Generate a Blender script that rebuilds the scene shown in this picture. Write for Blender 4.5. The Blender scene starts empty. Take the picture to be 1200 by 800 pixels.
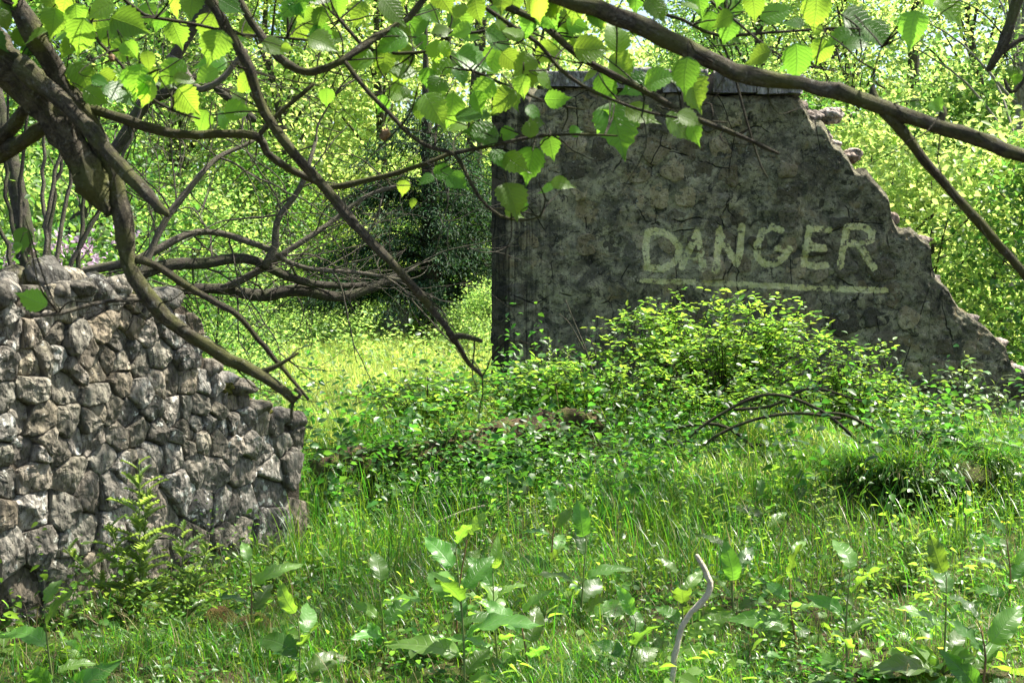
import bpy, math, random
import numpy as np
from mathutils import Vector, noise
R = math.radians
rng = np.random.default_rng(7)
random.seed(7)
SC = bpy.context.scene
COL = SC.collection

# ------------------------------------------------------------------ camera
F = 1667.0                       # focal length in pixels of a 1200 px wide frame
PITCH = math.atan(70 / F)
EYE = np.array([0.0, 0.0, 1.6])
cam_d = bpy.data.cameras.new('camera')
cam_d.sensor_width = 36; cam_d.lens = 50.01
cam_d.clip_start = 0.1; cam_d.clip_end = 2000
cam_d.dof.use_dof = True; cam_d.dof.focus_distance = 12.0; cam_d.dof.aperture_fstop = 12.0
cam = bpy.data.objects.new('camera', cam_d); COL.objects.link(cam)
cam.location = EYE; cam.rotation_euler = (math.pi / 2 - PITCH, 0, 0)
SC.camera = cam

# ------------------------------------------------------------------ world, sun, exposure
SUN = Vector((0.60, 0.24, 1.1)).normalized()
elev = math.asin(SUN.z); azim = math.atan2(SUN.x, SUN.y)
w = bpy.data.worlds.new('World'); SC.world = w; w.use_nodes = True
nt = w.node_tree; bg = nt.nodes['Background']
sky = nt.nodes.new('ShaderNodeTexSky'); sky.sky_type = 'NISHITA'; sky.sun_disc = False
sky.sun_elevation = elev; sky.sun_rotation = azim
sky.air_density = 1.0; sky.dust_density = 2.5; sky.ozone_density = 1.0
nt.links.new(sky.outputs[0], bg.inputs[0]); bg.inputs[1].default_value = 0.09
sd = bpy.data.lights.new('sun', 'SUN'); sd.energy = 5.0; sd.angle = R(0.53); sd.color = (1.0, 0.95, 0.84)
so = bpy.data.objects.new('sun', sd); COL.objects.link(so)
so.rotation_euler = (-SUN).to_track_quat('-Z', 'Y').to_euler(); so.location = (8, 4, 12)
SC.view_settings.view_transform = 'Standard'; SC.view_settings.look = 'None'
SC.view_settings.exposure = 1.68; SC.view_settings.gamma = 1.0
SC.render.engine = 'CYCLES'
cy = SC.cycles
cy.max_bounces = 7; cy.diffuse_bounces = 4; cy.glossy_bounces = 2; cy.transmission_bounces = 5
cy.transparent_max_bounces = 4; cy.use_denoising = True; cy.sample_clamp_indirect = 6

# ------------------------------------------------------------------ helpers
def P(px, py, d):
    """point at depth d (metres along the optical axis) seen at a pixel of the 1200x800 frame"""
    f = np.array([0, math.cos(PITCH), -math.sin(PITCH)]); u = np.array([0, math.sin(PITCH), math.cos(PITCH)])
    return EYE + d * (f + (px - 600) / F * np.array([1.0, 0, 0]) - (py - 400) / F * u)

def sm(t):
    t = np.clip(t, 0, 1); return t * t * (3 - 2 * t)

def gauss(x, y, cx, cy_, sx, sy):
    return np.exp(-((x - cx) / sx) ** 2 - ((y - cy_) / sy) ** 2)

def H(x, y):
    """terrain height"""
    x = np.asarray(x, float); y = np.asarray(y, float)
    h = 0.055 * np.maximum(y - 6, 0) * sm((y - 5) / 3)
    h = h + 0.05 * np.maximum(y - 30, 0) * sm((y - 28) / 10)
    h = np.where(y > 60, h - 0.03 * (y - 60), h)
    h = h + 0.05 * np.sin(x * 1.7 + 1.1 * np.sin(y * 0.9)) * np.sin(y * 1.3 + 0.4) + 0.03 * np.sin(x * 3.9 + y * 2.3)
    h = h + 0.14 * gauss(x, y, 1.75, 10.6, 1.3, .55) + 0.16 * gauss(x, y, 0.1, 10.8, 1.0, .45) + 0.10 * gauss(x, y, -1.0, 10.2, .4, .35)
    h = h + 0.26 * gauss(x, y, 2.6, 9.05, .7, .42) - 0.14 * gauss(x, y, 2.2, 8.1, .3, .22)
    h = h - 0.20 * gauss(x, y, 3.3, 12.6, 1.7, 1.1) + 0.10 * gauss(x, y, 1.3, 9.1, .5, .3)
    h = h - 0.17 * gauss(x, y, -1.15, 8.3, .75, .9)
    h = h - 0.06 * gauss(x, y, -1.8, 6.8, .6, .8)
    return h

WL = {}
def put(o, loc, parent=None):
    COL.objects.link(o)
    loc = np.array(loc, float)
    if parent is not None:
        o.parent = parent; o.location = loc - WL[parent.name]
    else:
        o.location = loc
    WL[o.name] = loc
    return o

def tag(o, label=None, cat=None, group=None, kind=None):
    if label: o['label'] = label
    if cat: o['category'] = cat
    if group: o['group'] = group
    if kind: o['kind'] = kind
    return o

def thing(name, loc, label, cat, group=None):
    o = bpy.data.objects.new(name, None); o.empty_display_size = .1
    put(o, loc); tag(o, label, cat, group)
    return o

def npmesh(name, V, T, mat, uv=None, attrs=None, smooth=True):
    V = np.ascontiguousarray(V, np.float32); T = np.ascontiguousarray(T, np.int32)
    me = bpy.data.meshes.new(name)
    n = len(T)
    me.vertices.add(len(V)); me.vertices.foreach_set('co', V.ravel())
    me.loops.add(n * 3); me.loops.foreach_set('vertex_index', T.ravel())
    me.polygons.add(n)
    me.polygons.foreach_set('loop_start', np.arange(0, n * 3, 3, dtype=np.int32))
    me.polygons.foreach_set('loop_total', np.full(n, 3, np.int32))
    me.polygons.foreach_set('use_smooth', np.full(n, smooth, bool))
    if uv is not None:
        l = me.uv_layers.new(name='UVMap')
        l.data.foreach_set('uv', np.ascontiguousarray(np.asarray(uv, np.float32)[T.ravel()]).ravel())
    for k, a in (attrs or {}).items():
        at = me.attributes.new(k, 'FLOAT', 'POINT'); at.data.foreach_set('value', np.ascontiguousarray(a, np.float32))
    me.materials.append(mat)
    me.update(calc_edges=True)
    return me

def obj(name, geo, mat, origin, parent=None, uv=None, attrs=None, smooth=True, kind=None):
    """geo = (V world coordinates, T[, uv])"""
    V, T = geo[0], geo[1]
    if len(geo) > 2 and uv is None: uv = geo[2]
    if origin is None: origin = WL[parent.name] if parent is not None else np.zeros(3)
    me = npmesh(name, np.asarray(V) - np.asarray(origin), T, mat, uv, attrs, smooth)
    o = bpy.data.objects.new(name, me); put(o, origin, parent)
    if kind: o['kind'] = kind
    return o

def join(geos):
    Vs, Ts, Us, k = [], [], [], 0
    for g in geos:
        Vs.append(g[0]); Ts.append(np.asarray(g[1]) + k); k += len(g[0])
        Us.append(g[2] if len(g) > 2 else np.zeros((len(g[0]), 2)))
    return np.concatenate(Vs), np.concatenate(Ts), np.concatenate(Us)

def unit(a):
    return a / np.maximum(np.linalg.norm(a, axis=-1, keepdims=True), 1e-9)

def spline(pts, step):
    """Catmull-Rom through pts (n,k) resampled"""
    p = np.asarray(pts, float); p = np.vstack([2 * p[0] - p[1], p, 2 * p[-1] - p[-2]])
    out = []
    for i in range(1, len(p) - 2):
        n = max(2, int(np.linalg.norm((p[i + 1] - p[i])[:3]) / step))
        t = np.linspace(0, 1, n, endpoint=False)[:, None]
        a, b, c, d = p[i - 1], p[i], p[i + 1], p[i + 2]
        out.append(.5 * (2 * b + (c - a) * t + (2 * a - 5 * b + 4 * c - d) * t ** 2 + (3 * b - a - 3 * c + d) * t ** 3))
    out.append(p[-2][None]); return np.vstack(out)

def tube(pts, rad, sides=6, rough=0.0, seed=0, knots=0.0):
    pts = np.asarray(pts, float); n = len(pts); rad = np.broadcast_to(np.asarray(rad, float), (n,)).copy()
    tan = unit(np.gradient(pts, axis=0))
    ref = np.array([0.13, 0.21, 1.0]) if abs(tan[0][2]) < .9 else np.array([1.0, .2, .1])
    u = unit(np.cross(tan[0], ref)); U = []
    for t in tan:
        u = unit(u - t * np.dot(u, t)); U.append(u)
    U = np.array(U); W = np.cross(tan, U)
    r_ = np.random.default_rng(seed + n)
    if knots:
        L = np.concatenate([[0], np.cumsum(np.linalg.norm(np.diff(pts, axis=0), axis=1))])
        for k in range(max(1, int(L[-1] / .12))):
            c = r_.uniform(0, L[-1]); rad *= 1 + knots * r_.uniform(.3, 1) * np.exp(-((L - c) / .018) ** 2)
    a = np.arange(sides) / sides * 2 * math.pi
    rr = rad[:, None] * (1 + rough * r_.uniform(-1, 1, (n, sides)))
    V = pts[:, None] + rr[..., None] * (np.cos(a)[None, :, None] * U[:, None] + np.sin(a)[None, :, None] * W[:, None])
    V = V.reshape(-1, 3)
    i, j = np.meshgrid(np.arange(n - 1), np.arange(sides), indexing='ij'); i = i.ravel(); j = j.ravel(); j2 = (j + 1) % sides
    A, B, C_, D = i * sides + j, i * sides + j2, (i + 1) * sides + j2, (i + 1) * sides + j
    T = np.concatenate([np.stack([A, B, C_], 1), np.stack([A, C_, D], 1)])
    L = np.concatenate([[0], np.cumsum(np.linalg.norm(np.diff(pts, axis=0), axis=1))])
    uv = np.stack([np.tile(np.arange(sides) / sides, n), np.repeat(L, sides)], 1)
    k = len(V); V = np.vstack([V, pts[0] - tan[0] * rad[0] * .4, pts[-1] + tan[-1] * rad[-1] * .6])
    uv = np.vstack([uv, [[.5, 0], [.5, L[-1]]]])
    js = np.arange(sides); jn = (js + 1) % sides
    T = np.vstack([T, np.stack([jn, js, np.full(sides, k)], 1), np.stack([(n - 1) * sides + js, (n - 1) * sides + jn, np.full(sides, k + 1)], 1)])
    return V, T, uv

def cloud(p, d, nrm, s, tmpl, wscale=None):
    """many small leaves as one mesh: template verts (k,3): x across, y along, z normal"""
    TV, TT = tmpl
    p = np.asarray(p, float); n = len(p); s = np.broadcast_to(s, (n,))
    Y = unit(np.asarray(d, float)); X = unit(np.cross(Y, nrm)); Z = np.cross(X, Y)
    ws = np.ones(n) if wscale is None else wscale
    V = p[:, None] + s[:, None, None] * (X[:, None] * (TV[None, :, 0:1] * ws[:, None, None]) + Y[:, None] * TV[None, :, 1:2] + Z[:, None] * TV[None, :, 2:3])
    T = (TT[None] + (np.arange(n) * len(TV))[:, None, None]).reshape(-1, 3)
    uv = np.tile(TV[:, :2] + [0.5, 0], (n, 1))
    return V.reshape(-1, 3), T, uv

T2 = (np.array([[0, 0, 0], [-.34, .45, .09], [0, 1, -.12], [.34, .45, .09]], float), np.array([[0, 2, 1], [0, 3, 2]]))
T4 = (np.array([[0, 0, 0], [-.3, .3, .08], [-.26, .65, .05], [0, 1.05, -.14], [.26, .65, .05], [.3, .3, .08], [0, .5, 0]], float),
      np.array([[0, 6, 1], [1, 6, 2], [2, 6, 3], [3, 6, 4], [4, 6, 5], [5, 6, 0]]))
T3 = (np.array([[0, 0, 0], [-.26, .3, .06], [-.2, .7, .02], [0, 1, -.1], [.2, .7, .02], [.26, .3, .06]], float),
      np.array([[0, 3, 1], [1, 3, 2], [0, 5, 3], [5, 4, 3]]))

def dirs(n, up=0.0):
    v = rng.normal(size=(n, 3)); v = unit(v); v[:, 2] += up; return unit(v)

# ------------------------------------------------------------------ materials
def newmat(name):
    m = bpy.data.materials.new(name); m.use_nodes = True
    t = m.node_tree; t.nodes.clear()
    out = t.nodes.new('ShaderNodeOutputMaterial')
    return m, t, out

class NT:
    def __init__(s, t): s.t = t
    def n(s, typ, **k):
        o = s.t.nodes.new('ShaderNode' + typ)
        for a, b in k.items(): setattr(o, a, b)
        return o
    def l(s, a, b): s.t.links.new(a, b)
    def val(s, sock, v):
        if isinstance(v, bpy.types.NodeSocket): s.l(v, sock)
        else: sock.default_value = v
    def math(s, op, a, b=0.0, c=0.0, clamp=False):
        o = s.n('Math', operation=op, use_clamp=clamp); s.val(o.inputs[0], a); s.val(o.inputs[1], b); s.val(o.inputs[2], c); return o.outputs[0]
    def noise(s, vec, scale, detail=4, rough=.55, dist=0):
        o = s.n('TexNoise'); s.l(vec, o.inputs['Vector']); o.inputs['Scale'].default_value = scale
        o.inputs['Detail'].default_value = detail; o.inputs['Roughness'].default_value = rough; o.inputs['Distortion'].default_value = dist
        return o.outputs['Fac']
    def voro(s, vec, scale, feat='F1', out='Distance', rnd=1.0):
        o = s.n('TexVoronoi', feature=feat); s.l(vec, o.inputs['Vector']); o.inputs['Scale'].default_value = scale
        o.inputs['Randomness'].default_value = rnd
        return o.outputs[out]
    def ramp(s, x, a, b, lo=0.0, hi=1.0):
        o = s.n('MapRange', interpolation_type='SMOOTHSTEP'); s.val(o.inputs[0], x)
        for i, v in enumerate((a, b, lo, hi)): s.val(o.inputs[i + 1], v)
        return o.outputs[0]
    def mix(s, f, a, b):
        o = s.n('Mix', data_type='RGBA'); s.val(o.inputs[0], f); s.val(o.inputs[6], a if not isinstance(a, tuple) else (*a, 1)); s.val(o.inputs[7], b if not isinstance(b, tuple) else (*b, 1))
        return o.outputs[2]
    def hsv(s, col, h=.5, sa=1.0, v=1.0):
        o = s.n('HueSaturation'); s.val(o.inputs[0], h); s.val(o.inputs[1], sa); s.val(o.inputs[2], v); s.val(o.inputs[4], col if not isinstance(col, tuple) else (*col, 1)); return o.outputs[0]
    def scale(s, vec, v):
        o = s.n('Mapping'); s.l(vec, o.inputs[0]); o.inputs['Scale'].default_value = v; return o.outputs[0]
    def bump(s, h, dist, strength=1.0, nrm=None):
        o = s.n('Bump'); s.l(h, o.inputs['Height']); o.inputs['Distance'].default_value = dist; o.inputs['Strength'].default_value = strength
        if nrm is not None: s.l(nrm, o.inputs['Normal'])
        return o.outputs[0]
    def bsdf(s, col, rough, nrm=None, spec=.3):
        o = s.n('BsdfPrincipled'); s.val(o.inputs['Base Color'], col if not isinstance(col, tuple) else (*col, 1)); s.val(o.inputs['Roughness'], rough)
        o.inputs['Specular IOR Level'].default_value = spec
        if nrm is not None: s.l(nrm, o.inputs['Normal'])
        return o.outputs[0]

def leafmat(name, refl, trans, tf=.45, rough=.42, spec=.4, var=.25, hue=.025, veins=False, perobj=False, old=None):
    m, t, out = newmat(name); N = NT(t)
    if perobj: rnd = N.n('ObjectInfo').outputs['Random']
    else: rnd = N.n('NewGeometry').outputs['Random Per Island']
    r2 = N.math('FRACT', N.math('MULTIPLY', rnd, 17.31))
    v = N.ramp(rnd, 0, 1, 1 - var, 1 + var); h = N.ramp(r2, 0, 1, .5 - hue, .5 + hue)
    pos = N.n('NewGeometry').outputs['Position']
    big = N.ramp(N.noise(pos, 2.2, 2), .3, .7, .8, 1.2)
    v2 = N.math('MULTIPLY', v, big)
    c1 = N.hsv(refl, h, 1, v2); c2 = N.hsv(trans, h, 1, v2)
    if old:
        o = N.math('GREATER_THAN', N.math('FRACT', N.math('MULTIPLY', rnd, 41.7)), 1 - old[1])
        c1 = N.mix(o, c1, old[0]); c2 = N.mix(o, c2, old[0])
    nrm = None
    if veins:
        uv = N.n('UVMap').outputs[0]; sp = N.n('SeparateXYZ'); N.l(uv, sp.inputs[0])
        ax = N.math('ABSOLUTE', N.math('SUBTRACT', sp.outputs[0], .5))
        k = N.math('FRACT', N.math('MULTIPLY', N.math('SUBTRACT', sp.outputs[1], N.math('MULTIPLY', ax, .75)), 9.0))
        vein = N.ramp(N.math('ABSOLUTE', N.math('SUBTRACT', k, .5)), 0.0, .12, 1, 0)
        mid = N.ramp(ax, .008, .025, 1, 0)
        vv = N.math('MAXIMUM', vein, mid)
        c2 = N.mix(N.math('MULTIPLY', vv, .45), c2, N.hsv(c2, .5, .9, .45))
        c1 = N.mix(N.math('MULTIPLY', vv, .35), c1, N.hsv(c1, .49, .8, 1.6))
        fine = N.noise(N.scale(uv, (60, 60, 1)), 1.0, 3)
        nrm = N.bump(N.math('ADD', N.math('MULTIPLY', vv, -.8), N.math('MULTIPLY', fine, .25)), .0012, .8)
    a = N.bsdf(c1, rough, nrm, spec)
    tr = N.n('BsdfTranslucent'); N.l(c2, tr.inputs[0])
    if nrm is not None: N.l(nrm, tr.inputs[1])
    mx = N.n('MixShader'); mx.inputs[0].default_value = tf
    N.l(a, mx.inputs[1]); N.l(tr.outputs[0], mx.inputs[2]); N.l(mx.outputs[0], out.inputs[0])
    return m

M = {}
M['leaf_big'] = leafmat('hazel_leaf', (.06, .14, .022), (.36, .66, .05), .55, .38, .35, .3, .02, True, True)
M['leaf_dock'] = leafmat('dock_leaf', (.08, .165, .035), (.30, .60, .045), .48, .36, .45, .35, .018, True, True)
M['leaf_wood'] = leafmat('woodland_leaf', (.12, .21, .05), (.46, .70, .15), .52, .5, .3, .22, .02)
M['leaf_bright'] = leafmat('sunlit_woodland_leaf', (.17, .27, .06), (.62, .80, .20), .56, .45, .35, .2, .02)  # glare of sunlit foliage put into a lighter leaf colour
M['leaf_wood_dark'] = leafmat('dark_woodland_leaf', (.06, .125, .03), (.22, .44, .06), .45, .45, .3, .25, .025)
M['leaf_shrub'] = leafmat('shrub_leaf', (.07, .155, .025), (.35, .60, .06), .48, .38, .4, .35, .02)
M['leaf_pale'] = leafmat('pale_leaf', (.12, .2, .08), (.30, .48, .08), .4, .35, .5, .3, .02)
M['leaf_weed'] = leafmat('weed_leaf', (.048, .12, .022), (.15, .40, .035), .38, .40, .4, .4, .018)
M['leaf_thistle'] = leafmat('thistle_leaf', (.10, .20, .05), (.32, .52, .08), .48, .35, .45, .3, .02)
M['leaf_yew'] = leafmat('conifer_leaf', (.028, .065, .028), (.06, .14, .035), .2, .65, .2, .4, .03)
M['grass'] = leafmat('grass_blade', (.055, .14, .016), (.20, .45, .025), .42, .36, .45, .4, .035, False, False, ((.30, .25, .11), .05))
M['grass_bright'] = leafmat('sunlit_grass_blade', (.14, .22, .04), (.56, .70, .13), .52, .4, .45, .3, .03, False, False, ((.36, .31, .15), .07))  # lighter copy of the grass, sunlight of meadow and bank in its colour
M['straw'] = leafmat('dry_blade', (.22, .18, .09), (.3, .24, .1), .3, .6, .3, .3, .02)
M['pink'] = leafmat('pink_flower', (.58, .42, .56), (.6, .42, .56), .4, .5, .3, .2, .02)

def barkmat(name, base, alt, green, gamt=.5, pale=.35, uvs=(6, 14, 1)):
    m, t, out = newmat(name); N = NT(t)
    pos = N.n('NewGeometry').outputs['Position']; uv = N.n('UVMap').outputs[0]
    st = N.noise(N.scale(uv, uvs), 1.0, 6, .75, .4); big = N.noise(pos, 9, 5, .7); spots = N.noise(pos, 60, 4, .65)
    c = N.mix(N.ramp(st, .38, .62), base, alt); c = N.mix(N.ramp(N.noise(pos, 130, 3, .7), .52, .40, 0, .6 if base[0] < .3 else .15), c, (.03, .026, .02))
    c = N.mix(N.math('MULTIPLY', N.ramp(big, .42, .62), gamt), c, green)
    c = N.mix(N.math('MULTIPLY', N.ramp(spots, .6, .68), pale), c, (.34, .34, .28))
    h = N.math('ADD', N.math('MULTIPLY', st, .7), N.math('MULTIPLY', N.noise(pos, 90, 4, .7), .5))
    N.l(N.bsdf(c, .85, N.bump(h, .03, 1.0), .2), out.inputs[0]); return m
M['bark'] = barkmat('mossy_bark', (.15, .13, .09), (.05, .042, .03), (.12, .13, .035), .75, .45, (9, 22, 1))
M['bark_dark'] = barkmat('trunk_bark', (.10, .085, .065), (.04, .035, .028), (.07, .09, .03), .5, .3)
M['twig'] = barkmat('dead_twig', (.20, .175, .14), (.10, .085, .065), (.13, .13, .07), .5, .5)
M['twig_pale'] = barkmat('sunlit_pale_stick', (.85, .76, .58), (.72, .62, .45), (.6, .54, .4), .2, .2)  # pale wood, raised to near white to carry the sunlight on the stick
M['bramble'] = barkmat('bramble_stem', (.07, .055, .035), (.04, .03, .02), (.07, .09, .03), .6, .1)
M['birch'] = barkmat('pale_bark', (.36, .33, .28), (.20, .18, .15), (.2, .21, .13), .5, .5)

def greenstem(name, c):
    m, t, out = newmat(name); N = NT(t); pos = N.n('NewGeometry').outputs['Position']
    N.l(N.bsdf(N.hsv(c, .5, 1, N.ramp(N.noise(pos, 20, 3), .3, .7, .7, 1.3)), .5), out.inputs[0]); return m
M['stem'] = greenstem('green_stem', (.13, .17, .05)); M['stem_red'] = greenstem('reddish_stem', (.16, .09, .04)); M['yellow'] = greenstem('buttercup_petal', (.85, .62, .02))
M['dry'] = greenstem('dry_seed', (.2, .12, .05))

M['log'] = barkmat('rotten_wood', (.13, .08, .045), (.05, .032, .02), (.09, .11, .02), .9, .05, (7, 12, 1))
def soil():
    m, t, out = newmat('soil_and_moss'); N = NT(t); pos = N.n('NewGeometry').outputs['Position']
    n1 = N.noise(pos, 2.5, 6, .65); n2 = N.noise(pos, 22, 5, .7)
    c = N.mix(N.ramp(n2, .3, .7), (.035, .026, .016), (.10, .075, .045))
    c = N.mix(N.math('MULTIPLY', N.ramp(n1, .4, .6), .8), c, (.06, .085, .018))
    N.l(N.bsdf(c, .95, N.bump(N.math('ADD', n1, n2), .05), .1), out.inputs[0]); return m
M['soil'] = soil()

def mossmat():
    m, t, out = newmat('moss'); N = NT(t); pos = N.n('NewGeometry').outputs['Position']
    a = N.noise(pos, 30, 5, .7); b = N.noise(pos, 5, 4)
    c = N.mix(N.ramp(a, .35, .65), (.05, .06, .012), (.16, .16, .035)); c = N.mix(N.math('MULTIPLY', N.ramp(b, .45, .6), .8), c, (.11, .065, .03))
    N.l(N.bsdf(c, 1, N.bump(N.math('ADD', a, N.noise(pos, 120, 3)), .02), .1), out.inputs[0]); return m
M['moss'] = mossmat()

def stonemat(name, warm, cool, pale_amt=.5, dark=(.05, .046, .04), moss=.0, val=1.0):
    m, t, out = newmat(name); N = NT(t); pos = N.n('NewGeometry').outputs['Position']
    rnd = N.n('ObjectInfo').outputs['Random']; r2 = N.math('FRACT', N.math('MULTIPLY', rnd, 13.7)); r3 = N.math('FRACT', N.math('MULTIPLY', rnd, 57.1))
    off = N.n('VectorMath', operation='ADD'); N.l(pos, off.inputs[0]); cx = N.n('CombineXYZ'); N.l(N.math('MULTIPLY', rnd, 37), cx.inputs[0]); N.l(cx.outputs[0], off.inputs[1])
    p = off.outputs[0]
    sc = N.scale(p, (1, 1, .38))
    n1 = N.noise(sc, 9, 5, .65, .6); n2 = N.noise(sc, 40, 5, .75, .3); n3 = N.noise(p, 16, 6, .6)
    c = N.mix(rnd, warm, cool)
    c = N.hsv(c, .5, N.ramp(r3, 0, 1, .5, 1.0), N.ramp(r2, 0, 1, .6 * val, 1.3 * val))
    c = N.mix(N.ramp(n1, .42, .66), c, N.hsv(c, .5, .85, 1.55))
    c = N.mix(N.ramp(n2, .5, .36, 0, .85), c, dark)
    fl = N.voro(N.scale(p, (1, 1, .5)), 26); c = N.mix(N.ramp(fl, .34, .62, 0, .4), c, (.07, .06, .05)); pits = N.ramp(N.noise(sc, 75, 3, .6), .36, .28)
    c = N.mix(pits, c, (.02, .018, .015))
    thr = N.ramp(r3, 0, 1, .57, .70)
    lich = N.ramp(n3, thr, N.math('ADD', thr, .035))
    c = N.mix(N.math('MULTIPLY', lich, pale_amt), c, (.58, .58, .52))
    sp = N.ramp(N.voro(p, 34), .12, .07); spm = N.math('MULTIPLY', sp, N.ramp(N.noise(p, 6, 2), .5, .6))
    c = N.mix(N.math('MULTIPLY', spm, .8), c, (.55, .55, .48))
    if moss:
        g = N.ramp(N.noise(pos, 5, 5, .65), .52, .62); c = N.mix(N.math('MULTIPLY', g, moss), c, (.085, .085, .02))
    h = N.math('ADD', N.math('MULTIPLY', n1, 1.2), N.math('ADD', N.math('MULTIPLY', n2, .8), N.math('ADD', N.math('MULTIPLY', fl, -1.1), N.math('MULTIPLY', pits, -.35))))
    N.l(N.bsdf(c, .88, N.bump(h, .035, 1), .2), out.inputs[0]); return m
M['stone'] = stonemat('weathered_rubble_stone', (.28, .225, .15), (.225, .21, .16), .9)
M['stone_moss'] = stonemat('mossy_rubble_stone', (.2, .17, .12), (.18, .175, .15), .5, moss=.8)
M['stone_red'] = stonemat('lit_broken_stone', (.42, .28, .2), (.36, .29, .24), .4)  # reddish sunlit look of the shoulder stones is put into this colour
M['cap'] = stonemat('cap_stone', (.36, .33, .29), (.30, .29, .28), .6, moss=.3)

def mortar():
    m, t, out = newmat('crumbling_mortar'); N = NT(t); pos = N.n('NewGeometry').outputs['Position']
    a = N.noise(pos, 12, 5, .7); b = N.noise(pos, 50, 4, .7)
    c = N.mix(a, (.05, .042, .032), (.15, .125, .095))
    N.l(N.bsdf(c, .95, N.bump(N.math('ADD', a, b), .04), .1), out.inputs[0]); return m
M['mortar'] = mortar()

def gablemat(name, stone):
    m, t, out = newmat(name); N = NT(t); pos = N.n('NewGeometry').outputs['Position']
    rnd = N.n('ObjectInfo').outputs['Random']
    sp = N.n('SeparateXYZ'); N.l(pos, sp.inputs[0]); X, Z = sp.outputs[0], sp.outputs[2]
    big = N.noise(pos, 1.5, 5, .6, .4); mid = N.noise(pos, 6.5, 6, .68, .5); fine = N.noise(pos, 32, 5, .75); vf = N.noise(pos, 110, 3, .7)
    if stone:
        c = N.mix(rnd, (.12, .11, .08), (.31, .25, .14)); c = N.hsv(c, .5, 1, N.ramp(N.math('FRACT', N.math('MULTIPLY', rnd, 23.3)), 0, 1, .6, 1.5))
        c = N.mix(N.ramp(mid, .4, .68), c, N.hsv(c, .5, .8, 1.7))
        c = N.mix(N.ramp(fine, .5, .36, 0, .7), c, (.03, .028, .025))  # shade in the fine hollows of the stone, put into the colour
    else:
        c = N.mix(N.ramp(mid, .36, .62), (.20, .18, .12), (.50, .46, .30))
        blot = N.ramp(N.noise(pos, 4.6, 6, .72, .8), .45, .62)
        c = N.mix(N.math('MULTIPLY', blot, .8), c, (.085, .082, .066))
        c = N.mix(N.ramp(N.noise(pos, 9, 5, .7, 1.0), .55, .61, 0, .8), c, (.035, .034, .028))
        c = N.mix(N.ramp(N.noise(pos, 4.3, 5, .6, .6), .58, .66, 0, .7), c, (.36, .28, .14))
        c = N.mix(N.ramp(fine, .47, .36, 0, .75), c, (.05, .047, .04))  # shade of the fine relief painted as darker render
    # darker towards the upper right by the broken shoulder, and lichen specks
    darkx = N.math('ADD', X, N.math('MULTIPLY', N.math('SUBTRACT', big, .5), 2.2))
    dz = N.math('ADD', N.math('MULTIPLY', N.math('SUBTRACT', Z, 2.2), .55), N.math('MULTIPLY', darkx, .55))
    c = N.mix(N.math('MULTIPLY', N.ramp(dz, .9, 2.0), .5), c, N.hsv(c, .5, .8, .35))
    lich = N.ramp(N.noise(pos, 26, 5, .7, .4), .60, .64); lm = N.ramp(N.noise(pos, 2.3, 3), .42, .62)
    c = N.mix(N.math('MULTIPLY', N.math('MULTIPLY', lich, lm), .75), c, (.40, .40, .34))
    # soot streaks running down the left part
    cv = N.n('CombineXYZ'); N.l(N.math('MULTIPLY', X, 26), cv.inputs[0]); N.l(N.math('MULTIPLY', Z, 1.3), cv.inputs[2])
    stn = N.noise(cv.outputs[0], 1.0, 4, .6, .3)
    left = N.ramp(X, .75, .0); left2 = N.ramp(N.math('ADD', X, N.math('MULTIPLY', big, .12)), .07, .0)
    c = N.mix(N.math('MULTIPLY', N.math('MULTIPLY', N.ramp(stn, .46, .64), left), .7), c, (.018, .017, .016))
    lowz = N.ramp(Z, 2.6, 2.5)
    c = N.mix(N.math('MULTIPLY', left2, .75), c, (.014, .014, .014))
    band = N.ramp(N.math('ABSOLUTE', N.math('SUBTRACT', X, .10)), .06, .04); hz = N.ramp(Z, 2.42, 2.46)
    c = N.mix(N.math('MULTIPLY', N.math('MULTIPLY', band, hz), .7), c, (.016, .016, .015))
    # cracks
    ck = N.ramp(N.voro(N.scale(pos, (1, 1, .7)), 2.1, 'DISTANCE_TO_EDGE'), .012, .003); ckm = N.ramp(N.noise(pos, 2.7, 2), .5, .56)
    ckk = N.math('MULTIPLY', ck, ckm); c = N.mix(N.math('MULTIPLY', ckk, .85), c, (.01, .01, .01))
    # the painted word: distance to the brush strokes is stored on the mesh
    at = N.n('Attribute', attribute_name='paint').outputs['Fac']
    e = N.math('ADD', at, N.math('ADD', N.math('MULTIPLY', N.math('SUBTRACT', fine, .5), .038), N.math('ADD', N.math('MULTIPLY', N.math('SUBTRACT', N.noise(pos, 7, 3), .5), .035), N.math('MULTIPLY', N.math('SUBTRACT', vf, .5), .03))))
    pf = N.ramp(e, -.004, .004)
    wear = N.ramp(N.noise(pos, 15, 5, .7), .61, .52); pf = N.math('MULTIPLY', pf, N.math('MULTIPLY', wear, N.ramp(fine, .33, .4, .55, 1)))
    pf = N.math('MULTIPLY', pf, N.ramp(N.noise(pos, 8, 3), .35, .6, .7, .95))
    c = N.mix(pf, c, N.mix(N.ramp(mid, .35, .65), (.80, .75, .33), (.90, .86, .48)))
    h = N.math('ADD', N.math('MULTIPLY', mid, 1.2), N.math('ADD', N.math('MULTIPLY', fine, .7), N.math('ADD', N.math('MULTIPLY', vf, .3), N.math('MULTIPLY', ckk, -.8))))
    N.l(N.bsdf(c, .92, N.bump(h, .06, 1), .15), out.inputs[0]); return m
M['gable'] = gablemat('old_lime_render', False); M['gable_stone'] = gablemat('stone_in_render', True)

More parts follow.
